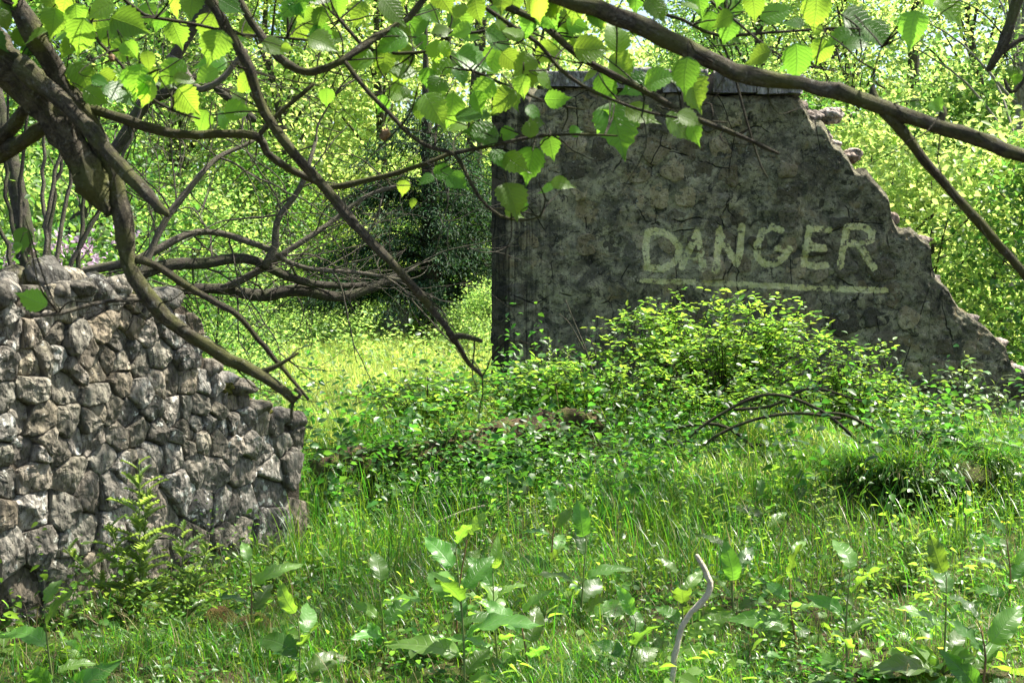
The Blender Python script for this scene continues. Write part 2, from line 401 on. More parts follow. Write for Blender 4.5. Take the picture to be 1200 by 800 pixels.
# ------------------------------------------------------------------ ground
def grid_axis(segs):
    return np.unique(np.concatenate([np.linspace(a, b, n) for a, b, n in segs]))
gx = grid_axis([(-400, -60, 12), (-60, -12, 30), (-12, 12, 240), (12, 60, 30), (60, 400, 12)])
gy = grid_axis([(-60, 2, 12), (2, 20, 180), (20, 60, 60), (60, 400, 14)])
GX, GY = np.meshgrid(gx, gy); GZ = H(GX, GY)
i, j = np.meshgrid(np.arange(len(gy) - 1), np.arange(len(gx) - 1), indexing='ij'); i = i.ravel(); j = j.ravel(); nx = len(gx)
A, B, C_, D = i * nx + j, i * nx + j + 1, (i + 1) * nx + j + 1, (i + 1) * nx + j
g = obj('ground', (np.stack([GX, GY, GZ], -1).reshape(-1, 3), np.concatenate([np.stack([A, B, C_], 1), np.stack([A, C_, D], 1)])), M['soil'], (0, 0, 0))
tag(g, 'rough mossy soil under the grass of the ruin clearing', 'ground', kind='structure')

# ------------------------------------------------------------------ stone cells (Voronoi rubble)
def clip(poly, p, n):
    out = []
    for a, b in zip(poly, poly[1:] + poly[:1]):
        da = (a[0] - p[0]) * n[0] + (a[1] - p[1]) * n[1]; db = (b[0] - p[0]) * n[0] + (b[1] - p[1]) * n[1]
        if da <= 0: out.append(a)
        if (da < 0 < db) or (db < 0 < da):
            t = da / (da - db); out.append((a[0] + t * (b[0] - a[0]), a[1] + t * (b[1] - a[1])))
    return out

def cells(sites, box):
    res = []
    S = np.array(sites)
    for k, s in enumerate(S):
        poly = [(box[0], box[1]), (box[2], box[1]), (box[2], box[3]), (box[0], box[3])]
        dd = np.hypot(*(S - s).T); 
        for m_ in np.argsort(dd)[1:16]:
            q = S[m_]; poly = clip(poly, ((s[0] + q[0]) / 2, (s[1] + q[1]) / 2), (q[0] - s[0], q[1] - s[1]))
            if len(poly) < 3: break
        res.append(poly if len(poly) >= 3 else None)
    return res

def rdist(poly, c, n):
    """radius of polygon from c at n angles"""
    th = np.arange(n) / n * 2 * math.pi; r = np.full(n, 1e9)
    for a, b in zip(poly, poly[1:] + poly[:1]):
        ex, ey = b[0] - a[0], b[1] - a[1]; nx_, ny_ = ey, -ex
        den = np.cos(th) * nx_ + np.sin(th) * ny_; num = (a[0] - c[0]) * nx_ + (a[1] - c[1]) * ny_
        with np.errstate(divide='ignore', invalid='ignore'):
            t = num / den
        t = np.where(t > 1e-6, t, 1e9); r = np.minimum(r, t)
    return th, r

def rock_geo(poly, to3, nrm, gap, depth, back, n=28, rings=(0.0, .28, .5, .68, .82, .92, .98), facets=4, slope=.35, rough=.012, rnd=3, base=0.0, oj=1.0, fe=9):
    c = np.mean(np.array(poly), 0); th, r = rdist(poly, c, n)
    r = np.maximum(r - gap, .012)
    for _ in range(rnd): r = .25 * np.roll(r, 1) + .5 * r + .25 * np.roll(r, -1)
    seed = random.uniform(0, 500)
    r = r * (1 + oj * np.array([.10 * noise.noise(Vector((math.cos(a) * 1.7 + seed, math.sin(a) * 1.7, seed))) + .05 * noise.noise(Vector((math.cos(a) * 5 + seed, math.sin(a) * 5, seed))) for a in th]))
    pl = [(random.uniform(-slope, slope), random.uniform(-slope, slope), depth * random.uniform(.7, 1.3)) for _ in range(facets)]
    uv2, hh = [], []
    for f in rings[1:]:
        for k in range(n):
            u, v = math.cos(th[k]) * r[k] * f, math.sin(th[k]) * r[k] * f
            h = min(a * u + b * v + c0 for a, b, c0 in pl) * (1 - f ** fe)
            uv2.append((c[0] + u, c[1] + v)); hh.append(h + base)
    for hb, f in ((-.25, 1.0), (-1.0, .97)):
        for k in range(n):
            uv2.append((c[0] + math.cos(th[k]) * r[k] * f, c[1] + math.sin(th[k]) * r[k] * f)); hh.append(back * hb + base)
    uv2.append((c[0], c[1])); hh.append(min(q[2] for q in pl) + base)
    uv2 = np.array(uv2); hh = np.array(hh)
    V = to3(uv2[:, 0], uv2[:, 1]) + hh[:, None] * nrm
    for k in range(len(V)):
        q = Vector(V[k]); nz = (noise.fractal(q * 9 + Vector((seed, 0, 0)), .8, 2.1, 5) - .8 * abs(noise.noise(q * 16 + Vector((seed, 1, 2))))) * rough + noise.noise(q * 45 + Vector((0, seed, 0))) * rough * .35
        V[k] += nrm * nz + np.array([noise.noise(q * 20 + Vector((0, 0, seed))), noise.noise(q * 20 + Vector((seed, 3, 0))), noise.noise(q * 20 + Vector((5, seed, 1)))]) * rough * .4
    R_ = len(rings) - 1 + 2; T = []
    cidx = R_ * n
    for k in range(n): T.append((cidx, k, (k + 1) % n))
    for q in range(R_ - 1):
        for k in range(n):
            a, b, c2, d = q * n + k, q * n + (k + 1) % n, (q + 1) * n + (k + 1) % n, (q + 1) * n + k
            T += [(a, d, c2), (a, c2, b)]
    return V, np.array(T), c

def boulder(center, rad, seed, sub=3, rough=.28, facets=7):
    """free lying angular stone"""
    r_ = random.Random(seed)
    n1, n2 = 18, 11; V = []
    pl = [(Vector((r_.gauss(0, 1), r_.gauss(0, 1), r_.gauss(0, 1))).normalized(), r_.uniform(.62, .95)) for _ in range(facets)]
    for i_ in range(n2):
        ph = math.pi * (i_ + .5) / n2
        for j_ in range(n1):
            t_ = 2 * math.pi * j_ / n1; d = Vector((math.sin(ph) * math.cos(t_), math.sin(ph) * math.sin(t_), math.cos(ph)))
            s = 1.0
            for nn, h in pl:
                dt = d.dot(nn)
                if dt > 0: s = min(s, h / dt)
            s *= 1 + rough * .35 * noise.fractal(d * 2.3 + Vector((seed, 0, 0)), .8, 2, 4)
            V.append([d.x * s * rad[0], d.y * s * rad[1], d.z * s * rad[2]])
    V.append([0, 0, np.mean([v[2] for v in V[:n1]])]); V.append([0, 0, np.mean([v[2] for v in V[-n1:]])])
    a = r_.uniform(0, 6.28); V = np.array(V); V = V @ np.array([[math.cos(a), -math.sin(a), 0], [math.sin(a), math.cos(a), 0], [0, 0, 1]]).T
    T = []
    for i_ in range(n2 - 1):
        for j_ in range(n1):
            A_, B_ = i_ * n1 + j_, i_ * n1 + (j_ + 1) % n1; T += [(A_, A_ + n1, B_ + n1), (A_, B_ + n1, B_)]
    k = n1 * n2
    for j_ in range(n1): T += [(k, j_, (j_ + 1) % n1), (k + 1, (n2 - 1) * n1 + (j_ + 1) % n1, (n2 - 1) * n1 + j_)]
    return V + np.array(center), np.array(T)

# ------------------------------------------------------------------ rubble wall at the left
WA = np.array([-2.34, 6.5, 0.0]); WE = np.array([1.14, 2.0, 0.0]); WLEN = np.linalg.norm(WE); WE = WE / WLEN; WN = np.array([WE[1], -WE[0], 0.0])
def wall_hit(px, py):
    d = P(px, py, 1.0) - EYE; t = np.dot(WA - EYE, WN) / np.dot(d, WN); q = EYE + d * t
    return float(np.dot(q - WA, WE)), float(q[2])
prof_px = [(-40, 345), (0, 342), (30, 338), (60, 330), (105, 332), (150, 338), (175, 345), (200, 342), (230, 350), (238, 372), (246, 418), (256, 432), (285, 452), (300, 470), (325, 480), (341, 492), (362, 490)]
pr = [wall_hit(*q) for q in prof_px]
ps = np.array([q[0] for q in pr]); pz = np.array([q[1] for q in pr])
S_END = wall_hit(363, 560)[0]; S_0 = -1.7
def top_at(s): return float(np.interp(s, ps, pz))
def w3(s, z):
    s = np.asarray(s, float); z = np.asarray(z, float)
    return WA + s[..., None] * WE + z[..., None] * np.array([0, 0, 1.0])
wbase = w3(0.4, 0.0); wroot = thing('rubble_wall', wbase, 'low ruined wall of weathered grey rubble stones stepping down beside the grass', 'wall')
# core of mortar
ss = np.linspace(S_0, S_END - .04, 70); V = []; TH = .52
for s in ss:
    t_ = top_at(s) - .05 + .02 * noise.noise(Vector((s * 7, 0, 0)))
    for z in (-.3, t_):
        for dd in (-.05, -TH): V.append(w3(s, z) + WN * dd)
V = np.array(V); T = []
for k in range(len(ss) - 1):
    a = k * 4; b = a + 4
    for p_, q_ in ((0, 2), (2, 3), (3, 1)): T += [(a + p_, b + p_, b + q_), (a + p_, b + q_, a + q_)]
e = (len(ss) - 1) * 4; T += [(e, e + 1, e + 3), (e, e + 3, e + 2)]
obj('core', (V, np.array(T)), M['mortar'], wbase, wroot, smooth=False)
sites = []; z = -.15
while z < 1.85:
    ch = random.uniform(.13, .21) * (1.25 if z < .45 else .8); s = S_0
    while s < S_END + .15:
        wd = random.uniform(.10, .30) * (1.2 if z < .45 else .78)
        if s > S_END - .62 and z < .5: wd = random.uniform(.28, .4)
        sites.append((s + wd / 2, z + ch / 2 + random.uniform(-.05, .05)))
        if random.random() < .30: sites.append((s + wd * .98, z + ch * random.uniform(.1, .9)))
        s += wd
    z += ch
box = (S_0 - .05, -.2, S_END + .0, 2.0)
for poly, st in zip(cells(sites, box), sites):
    if poly is None: continue
    tz = top_at(st[0])
    if st[1] > tz - .035 or st[0] > S_END - .01: continue
    poly = clip(poly, (0, tz + random.uniform(-.01, .03)), (0, 1))
    if len(poly) < 3: continue
    a = np.array(poly); 
    if np.ptp(a[:, 0]) < .04 or np.ptp(a[:, 1]) < .035: continue
    small = min(np.ptp(a[:, 0]), np.ptp(a[:, 1])) < .09
    dressed = st[0] > S_END - .62 and st[1] < .62
    V, T, c = rock_geo(poly, w3, WN, random.uniform(-.004, .003), random.uniform(.03, .055) * (.6 if small else 1) * (.6 if dressed else 1), .14, n=28 if small else 40,
                       rings=(0, .25, .45, .62, .76, .87, .95, .99) if not small else (0, .4, .7, .9, .97), slope=.06 if dressed else .32, rough=.008 if dressed else .013, rnd=0, oj=.45, fe=18, base=-.025 + random.uniform(-.03, .02))
    obj('stone', (V, T), M['stone'], w3(*c), wroot, smooth=False)
# stones across the top of the wall and at its end
k = 0
for s in np.arange(S_0, S_END - .02, .13):
    for dd in (-.06, -.2, -.36, -.49):
        k += 1
        if random.random() < .12: continue
        hgt = .075 if dd > -.1 else .10
        s2 = s + random.uniform(-.04, .04); tz = top_at(s2)
        c = w3(s2, tz + random.uniform(-.05, .02)) + WN * (dd + random.uniform(-.03, .03))
        obj('stone', boulder(c, (random.uniform(.07, .13), random.uniform(.07, .12), random.uniform(.045, hgt)), k + 100), M['stone_moss'] if random.random() < .6 else M['stone'], c, wroot)
c = w3(*wall_hit(76, 322)) + WN * -.12
obj('stone', boulder(c, (.13, .11, .10), 999, facets=10), M['stone_moss'], c, wroot)['label'] = 'rounded mossy stone standing up on the wall top'
for z in np.arange(0.0, top_at(S_END - .05) - .1, .17):
    for dd in (-.2, -.42):
        c = w3(S_END - .06, z + .07) + WN * dd; obj('stone', boulder(c, (.11, .14, .10), int(z * 100) + 7), M['stone'], c, wroot)
# moss cushions
mg = []
for q in range(26):
    s = random.uniform(-.3, S_END - .2); c = w3(s, min(top_at(s), top_at(s + .1)) + .0) + WN * random.uniform(-.4, -.06); mg.append(boulder(c, (random.uniform(.05, .10), random.uniform(.05, .08), .05), q, facets=2, rough=.9))
obj('moss_cushion', join(mg), M['moss'], wbase, wroot, kind='stuff')

# ------------------------------------------------------------------ gable wall with the painted word
YW = 13.0
def gp(px, py):
    d = P(px, py, 1.0) - EYE; t = YW / d[1]; q = EYE + d * t; return float(q[0]), float(q[2])
gprof = [(576, 104), (640, 104), (640, 101), (836, 112), (938, 112), (944, 122), (952, 140), (966, 143), (975, 158), (986, 170), (996, 186), (1003, 198), (1018, 200), (1030, 216), (1042, 230), (1046, 250), (1054, 266), (1072, 270), (1090, 285), (1092, 305), (1098, 322), (1112, 338), (1128, 360), (1150, 378), (1168, 394), (1181, 408), (1184, 425), (1200, 432), (1240, 440), (1290, 470)]
gg = np.array([gp(*q) for q in gprof]); 
for k in range(1, len(gg)): gg[k, 0] = max(gg[k, 0], gg[k - 1, 0] + 1e-4)
def gtop(x): return float(np.interp(x, gg[:, 0], gg[:, 1]))
STROKES = [
 [(759, 272), (757, 292), (758, 314)], [(764, 271), (778, 272), (789, 280), (796, 289), (795, 302), (788, 309), (776, 315), (762, 314)],
 [(799, 313), (808, 292), (816, 273)], [(816, 273), (821, 292), (823, 315)], [(806, 300), (820, 301)],
 [(838, 316), (841, 290), (843, 268)], [(843, 272), (852, 290), (864, 309)], [(864, 309), (868, 290), (870, 265)],
 [(914, 270), (905, 266), (893, 272), (887, 288), (888, 303), (898, 310), (909, 309), (918, 301), (925, 292), (910, 291)],
 [(948, 267), (945, 290), (941, 310)], [(948, 268), (972, 269)], [(944, 289), (966, 291)], [(941, 309), (955, 312), (968, 311)],
 [(992, 268), (988, 290), (984, 312)], [(992, 266), (1010, 265), (1022, 272), (1020, 282), (1008, 286), (991, 285)], [(1006, 287), (1015, 301), (1024, 314)]]
UNDER = [[(752, 329), (800, 330), (830, 332), (870, 333), (900, 335), (925, 336), (960, 338), (1000, 339), (1038, 340)]]
def paint_attr(x, z):
    x = np.asarray(x); z = np.asarray(z); best = np.full(x.shape, -1.0)
    for k, (strokes, wd) in enumerate(((STROKES, .031), (UNDER, .025))):
        for st in strokes:
            q = [gp(*p_) for p_ in st]
            for a, b in zip(q, q[1:]):
                ax, az = a; bx_, bz = b; dx, dz = bx_ - ax, bz - az
                t = np.clip(((x - ax) * dx + (z - az) * dz) / (dx * dx + dz * dz), 0, 1)
                best = np.maximum(best, wd - np.hypot(x - ax - t * dx, z - az - t * dz))
    return best
groot = thing('gable_wall', (2.2, YW, .3), 'tall ruined gable wall with a broken right shoulder and the painted word DANGER', 'wall')
x0, x1 = gg[0, 0], gg[-1, 0]; NXg, NZg = 400, 230
xs = np.linspace(x0, x1, NXg); zb = -.25
tops = np.array([gtop(x) + (.05 if x > 2.6 else .012) * noise.noise(Vector((x * 7, 2, 0))) + .012 * noise.noise(Vector((x * 40, 7, 0))) for x in xs])
XX = np.repeat(xs[None], NZg, 0); ZZ = zb + np.linspace(0, 1, NZg)[:, None] * (tops - zb)[None]
YY = np.empty_like(XX)
for i_ in range(NZg):
    for j_ in range(NXg):
        q = Vector((XX[i_, j_], 0, ZZ[i_, j_]))
        YY[i_, j_] = YW - .045 * noise.fractal(q * 2.6, .9, 2.1, 5) - .010 * noise.noise(q * 22)
YY += np.where(XX < .10, .03, 0) * sm((ZZ - 2.42) / .02)
le = np.array([.020 * noise.noise(Vector((1, 2, z_ * 5))) + .014 * noise.noise(Vector((1, 7, z_ * 21))) for z_ in ZZ[:, 0]])
for q in range(9): XX[:, q] += le * (1 - q / 9)
YY[-6:] += np.linspace(0, .05, 6)[:, None] ** 1.0 * 1.0
V = np.stack([XX, YY, ZZ], -1).reshape(-1, 3)
i, j = np.meshgrid(np.arange(NZg - 1), np.arange(NXg - 1), indexing='ij'); i = i.ravel(); j = j.ravel()
A, B, C_, D = i * NXg + j, i * NXg + j + 1, (i + 1) * NXg + j + 1, (i + 1) * NXg + j
T = np.concatenate([np.stack([A, B, C_], 1), np.stack([A, C_, D], 1)])
o = obj('rendered_face', (V, T), M['gable'], (2.2, YW, .3), groot, attrs={'paint': paint_attr(XX.ravel(), ZZ.ravel())})
o['label'] = 'grey and ochre lime render with DANGER in pale yellow paint, underlined'
# rough core behind the face
THG = .55; V = []; xs2 = np.linspace(x0, x1 - .01, 120)
for k, x in enumerate(xs2):
    t_ = gtop(x) + .03 * noise.noise(Vector((x * 9, 2, 0)))
    yf = .10 if 2 < k < 117 else .05
    V += [(x, YW + .02 + yf * .3, zb), (x, YW + .02 + yf * .3, t_ - .05), (x, YW + .12, t_ - .02 + .02 * random.random()), (x, YW + .3, t_ + .0 + .06 * random.random()), (x, YW + THG, t_ - .02), (x, YW + THG, zb)]
T = []
for k in range(len(xs2) - 1):
    a = k * 6; b = a + 6
    for q in range(5): T += [(a + q, b + q, b + q + 1), (a + q, b + q + 1, a + q + 1)]
T += [(0, 1, 2), (0, 2, 3), (0, 3, 4), (0, 4, 5)]
obj('core', (np.array(V), np.array(T)), M['mortar'], (2.2, YW, .3), groot, smooth=False)
# stones showing through the render
sites = []; z = 0.1
while z < 3.4:
    ch = random.uniform(.17, .25); x = x0
    while x < x1:
        wd = random.uniform(.16, .36); sites.append((x + wd / 2, z + ch / 2 + random.uniform(-.05, .05))); x += wd
    z += ch
def g3(x, z):
    x = np.asarray(x, float); return np.stack([x, np.full(x.shape, YW), np.asarray(z, float)], -1)
GN_ = np.array([0, -1.0, 0])
for poly, st in zip(cells(sites, (x0 + .01, 0, x1, 3.6)), sites):
    if poly is None or st[1] > gtop(st[0]) - .10 or st[0] > x1 - .1: continue
    edge = st[1] > gtop(st[0]) - .22 and st[0] > 2.6
    pr_ = .7 if st[0] > 1.0 else .4
    if not edge and random.random() > pr_: continue
    if min(gtop(max(p_[0], x0)) - p_[1] for p_ in poly) < .0: continue
    q = Vector((st[0], 0, st[1])); dep = .045 * noise.fractal(q * 2.6, .9, 2.1, 5)
    V, T, c = rock_geo(poly, g3, GN_, random.uniform(.02, .055), random.uniform(.004, .02), .1, n=26, rings=(0, .3, .55, .75, .9, .97), slope=.10, rough=.014, rnd=1, base=dep + random.uniform(-.004, .010))
    o = obj('stone', (V, T), M['gable_stone'], g3(*c), groot, attrs={'paint': paint_attr(V[:, 0], V[:, 2])})
# cap slabs
def slab(x_a, x_b, z_a, z_b, ya, yb, seed):
    n1, n2, n3 = 14, 5, 8; V = []; idx = {}
    for a in range(n1 + 1):
        for b in range(n3 + 1):
            for c_ in range(n2 + 1):
                if a in (0, n1) or b in (0, n3) or c_ in (0, n2):
                    q = Vector((x_a + (x_b - x_a) * a / n1, ya + (yb - ya) * b / n3, z_a + (z_b - z_a) * c_ / n2))
                    q += noise.noise_vector(q * 8 + Vector((seed, 0, 0))) * .010 + noise.noise_vector(q * 30) * .004
                    idx[(a, b, c_)] = len(V); V.append(q[:])
    T = []
    def quad(p0, p1, p2, p3): T.extend([(idx[p0], idx[p1], idx[p2]), (idx[p0], idx[p2], idx[p3])])
    for a in range(n1):
        for b in range(n3):
            for c_ in (0, n2): quad((a, b, c_), (a + 1, b, c_), (a + 1, b + 1, c_), (a, b + 1, c_))
        for c_ in range(n2):
            for b in (0, n3): quad((a, b, c_), (a + 1, b, c_), (a + 1, b, c_ + 1), (a, b, c_ + 1))
    for b in range(n3):
        for c_ in range(n2):
            for a in (0, n1): quad((a, b, c_), (a, b + 1, c_), (a, b + 1, c_ + 1), (a, b, c_ + 1))
    return np.array(V), np.array(T)
for k, (pa, pb, pt, pbm) in enumerate([(640, 712, 84, 103), (716, 770, 80, 105), (776, 829, 82, 109), (835, 884, 84, 110), (887, 940, 88, 111)]):
    xa, zt = gp(pa, pt); xb, zbm = gp(pb, pbm)
    obj('cap_stone', slab(xa, xb, zbm + .004, zt, YW - .05 - .02 * (k % 2), YW + THG + .03, k * 9.1), M['cap'], (xa, YW, zt), groot)
# broken stones sticking out of the shoulder
for k, (px, py, rx, ry, rz, dy) in enumerate([(958, 130, .12, .16, .07, .22), (985, 128, .12, .15, .08, .26), (972, 152, .08, .12, .07, .2), (982, 163, .07, .12, .06, .16), (1000, 178, .13, .15, .07, .24),
        (1012, 173, .09, .12, .05, .26), (992, 196, .08, .10, .05, .1), (1010, 205, .08, .12, .05, .2), (1040, 228, .09, .13, .06, .22), (1053, 250, .07, .12, .07, .2), (1062, 270, .08, .12, .05, .2), (1085, 277, .09, .14, .05, .2),
        (1096, 300, .06, .12, .08, .2), (1102, 325, .08, .12, .06, .2), (1122, 345, .09, .14, .06, .2), (1145, 370, .10, .14, .06, .2), (1162, 385, .08, .14, .05, .2), (1178, 400, .08, .14, .06, .2),
        (945, 118, .06, .12, .05, .15), (1200, 432, .12, .2, .07, .2), (1230, 440, .12, .2, .07, .2)]):
    if k in (7, 10, 12, 14, 16): continue
    x, zc = gp(px, py); c = (x - .03, YW + dy, zc - .03)
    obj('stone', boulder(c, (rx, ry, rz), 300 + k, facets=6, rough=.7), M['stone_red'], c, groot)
for k in range(26):
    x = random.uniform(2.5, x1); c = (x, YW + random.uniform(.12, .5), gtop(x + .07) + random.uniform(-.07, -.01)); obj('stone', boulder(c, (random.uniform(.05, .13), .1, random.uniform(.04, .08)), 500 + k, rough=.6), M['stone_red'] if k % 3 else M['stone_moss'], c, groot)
mg = [boulder((x, YW + random.uniform(.1, .45), min(gtop(x + .1), gtop(x)) - .01), (random.uniform(.04, .09), .12, .035), q, facets=3) for q, x in enumerate(rng.uniform(2.5, x1, 22))]
obj('moss_cushion', join(mg), M['moss'], (2.2, YW, .3), groot, kind='stuff')

# ------------------------------------------------------------------ leaf meshes (large leaves that can be picked apart)
def big_leaf(seed, width=.42, teeth=9, droop=.18, fold=.16, point=.16, wave=.02, shape='ovate'):
    r_ = random.Random(seed); n = teeth * 2; V, uv = [], []
    ys = [k / n for k in range(n + 1)]
    def half(t):
        if shape == 'ovate': return width * (math.sin(math.pi * min(1, t * 1.02) ** .72) ** .75) * (1 if t < .8 else 1 - .35 * (t - .8) / .2) if 0 < t < 1 else 0.0
        if shape == 'dock': return width * (.35 + .65 * math.sin(math.pi * (.12 + .78 * t))) * min(1, t / .06) * (1 - t ** 7) if t > 0 else .01
    for k, t in enumerate(ys):
        y = t + (point if k == n else 0)
        hw = half(t)
        cz = -droop * t * t
        bend = .05 * math.sin(t * 3 + seed)
        V.append((bend, y, cz)); uv.append((.5, t))
        for sx in (-1, 1):
            w_ = hw * .55; V.append((bend + sx * w_, y - .02, cz + fold * w_ + (.018 if k % 2 else -.008))); uv.append((.5 + sx * w_, t))
            th = 1.09 if k % 2 else .93
            if shape == 'dock': th = 1 + .05 * math.sin(k * 2.1 + seed)
            w_ = hw * th; zz = cz + fold * w_ * .7 + (wave * math.sin(t * 17 + seed + sx) if shape == 'dock' else r_.uniform(-.012, .012))
            V.append((bend + sx * w_, y + (.02 if k % 2 else -.01), zz)); uv.append((.5 + sx * w_, t))
    T = []
    for k in range(n):
        a, b = k * 5, k * 5 + 5
        for m0, i0, o0, fl in ((0, 1, 2, 0), (0, 3, 4, 1)):
            q = [(a + m0, b + m0, b + i0), (a + m0, b + i0, a + i0), (a + i0, b + i0, b + o0), (a + i0, b + o0, a + o0)]
            T += [t_[::-1] if fl else t_ for t_ in q]
    return np.array(V, float), np.array(T), np.array(uv)
def leaf_meshes(name, mat, variants):
    return [npmesh(name, v, t, mat, u) for v, t, u in variants]
HAZEL = leaf_meshes('hazel_leaf', M['leaf_big'], [big_leaf(s, .40 + .04 * (s % 3), 7, .12 + .1 * (s % 4), .1 + .12 * (s % 3)) for s in range(8)])
DOCK = leaf_meshes('dock_leaf', M['leaf_dock'], [big_leaf(s, .21 + .03 * (s % 3), 8, .25 + .2 * (s % 4), .3, .05, .05, 'dock') for s in range(8)])
def lobed(seed):
    V = [(0, 0, 0)]; uv = [(.5, 0)]; T = []; n = 8; w_ = .10
    for k in range(1, n + 1):
        t = k / (n + 1); cz = -.35 * t * t; V.append((0, t, cz)); uv.append((.5, t))
        L = .26 * math.sin(math.pi * (.15 + .8 * t)) * (1 if (k + seed) % 2 else .7)
        for sx in (-1, 1): V.append((sx * L, t + .10, cz + .07)); uv.append((.5 + sx * L, t))
    V.append((0, 1.05, -.4)); uv.append((.5, 1)); last = len(V) - 1
    c = lambda k: 0 if k == 0 else (last if k == n + 1 else 1 + (k - 1) * 3)
    for k in range(1, n + 1):
        for q in (1, 2): T += [(c(k - 1), c(k), c(k) + q), (c(k), c(k + 1), c(k) + q)]
    return np.array(V, float), np.array(T), np.array(uv)
THIST = leaf_meshes('thistle_leaf', M['leaf_thistle'], [lobed(s) for s in range(3)])

from mathutils import Matrix
def leaf_obj(meshes, p, d, nrm, size, parent, name='leaf'):
    d = Vector(d).normalized(); nrm = Vector(nrm); X = d.cross(nrm).normalized(); Z = X.cross(d)
    o = bpy.data.objects.new(name, random.choice(meshes)); put(o, p, parent)
    Mx = Matrix((X, d, Z)).transposed()
    o.rotation_euler = Mx.to_euler(); o.scale = (size,) * 3
    return o

# ------------------------------------------------------------------ the overhanging tree at the upper left
TR = np.array([-2.05, 3.0, 0.0])
troot = thing('overhanging_tree', (TR[0], TR[1], 0), 'leafy tree with mossy limbs hanging across the top of the view from the left', 'tree')
def br(pts, name='branch', sides=10, rough=.05, step=.03, knots=.18, parent=None, mat='bark'):
    """pts: (px, py, depth, radius px)"""
    q = [np.append(P(a, b, d), r_ * .84 * d / F) for a, b, d, r_ in pts]
    s = spline(q, step); s[:, :3] += np.array([[noise.noise(Vector(v[:3]) * 6 + Vector((k_, 0, 0))) for k_ in (0, 9, 19)] for v in s]) * .008
    g_ = list(tube(s[:, :3], s[:, 3], sides, rough, len(pts), knots))
    if sides > 7: am = float(s[:, 3].mean()) * .28; g_[0] = g_[0] + np.array([[noise.fractal(Vector(v) * 22 + Vector((k_, 0, 0)), .9, 2.2, 4) for k_ in (0, 9, 19)] for v in g_[0]]) * am
    obj(name, g_, M[mat], P(*pts[0][:3]), parent or troot, smooth=True)
    SAMPLES.append(s[::3]); return s
SAMPLES = []
# trunk out of frame on the left, limbs leave it
tk = np.array([[TR[0], TR[1], -.1, .2], [TR[0] + .03, TR[1] + .02, 1.0, .17], [TR[0] - .02, TR[1] + .05, 2.0, .155], [TR[0] + .05, TR[1] + .1, 2.9, .14], [TR[0] + .15, TR[1] + .2, 3.8, .11], [TR[0] + .3, TR[1] + .5, 5.0, .06]])
s_ = spline(tk, .08); obj('trunk', tube(s_[:, :3], s_[:, 3], 16, .04, 1, .05), M['bark'], TR, troot)
br([(-450, -230, 3.2, 46), (-200, -70, 3.3, 40), (-60, 10, 3.35, 31), (0, 68, 3.4, 29), (58, 122, 3.4, 25), (92, 185, 3.4, 20), (112, 228, 3.4, 16), (119, 240, 3.4, 11), (126, 252, 3.4, 5)], sides=16, rough=.16)
br([(-60, -70, 3.3, 17), (-10, -30, 3.3, 16), (17, 0, 3.35, 15), (42, 45, 3.35, 15), (70, 92, 3.4, 14), (98, 128, 3.4, 13), (120, 180, 3.42, 13), (142, 250, 3.42, 13), (152, 310, 3.42, 12), (172, 345, 3.42, 11), (212, 384, 3.45, 10), (268, 420, 3.5, 9), (310, 440, 3.5, 8), (345, 468, 3.5, 5)], sides=12)
br([(20, 75, 3.3, 15), (60, 108, 3.3, 12), (100, 145, 3.28, 11), (140, 195, 3.25, 9.5), (180, 235, 3.22, 8), (192, 247, 3.2, 6), (197, 253, 3.2, 2.5)], sides=12, rough=.14)
br([(60, 105, 3.4, 8), (100, 125, 3.4, 7), (150, 141, 3.4, 7), (200, 155, 3.4, 6.5), (262, 157, 3.4, 6), (302, 161, 3.4, 6), (312, 180, 3.42, 5), (340, 200, 3.45, 5), (380, 216, 3.5, 4.5), (400, 218, 3.5, 4), (477, 200, 3.5, 3.5), (517, 187, 3.5, 3), (533, 181, 3.5, 3)])
br([(300, 163, 3.4, 4), (330, 130, 3.4, 3.5), (365, 98, 3.4, 3)], sides=7)
br([(-30, 190, 3.6, 12), (10, 150, 3.55, 10), (28, 128, 3.45, 8)], sides=9)
br([(-60, 200, 3.7, 16), (0, 178, 3.6, 13), (40, 155, 3.5, 11), (75, 140, 3.45, 9)], sides=9)
br([(215, -60, 3.1, 8), (245, 0, 3.1, 7.5), (262, 30, 3.1, 7.5), (290, 80, 3.12, 7.5), (310, 130, 3.15, 7), (345, 180, 3.15, 7), (385, 225, 3.2, 7), (420, 268, 3.2, 6.5), (460, 310, 3.2, 6), (500, 355, 3.25, 5.5), (530, 393, 3.25, 4.5), (552, 425, 3.3, 3.5), (567, 440, 3.3, 2.5)], sides=10)
br([(531, 393, 3.25, 4), (545, 392, 3.2, 4), (562, 398, 3.15, 3)], sides=7)
br([(265, -30, 3.2, 6), (285, 10, 3.2, 6), (303, 38, 3.2, 6), (325, 66, 3.2, 6), (350, 82, 3.2, 6), (368, 84, 3.2, 5.5), (400, 70, 3.2, 5), (440, 45, 3.25, 5), (480, 20, 3.3, 5), (505, -15, 3.3, 5)], knots=.25)
br([(402, 70, 3.2, 3.5), (420, 95, 3.2, 3.5), (445, 122, 3.2, 3.3), (480, 158, 3.2, 3.2), (510, 175, 3.2, 3.2), (533, 181, 3.2, 3), (545, 200, 3.2, 2.6), (560, 230, 3.2, 2.4), (585, 252, 3.2, 2.2), (610, 259, 3.2, 2), (632, 256, 3.2, 1.5)], sides=8)
br([(530, 181, 3.2, 3), (570, 171, 3.2, 2.8), (610, 162, 3.2, 2.4), (645, 157, 3.2, 2), (690, 158, 3.2, 1.8), (722, 160, 3.2, 1.2)], sides=7)
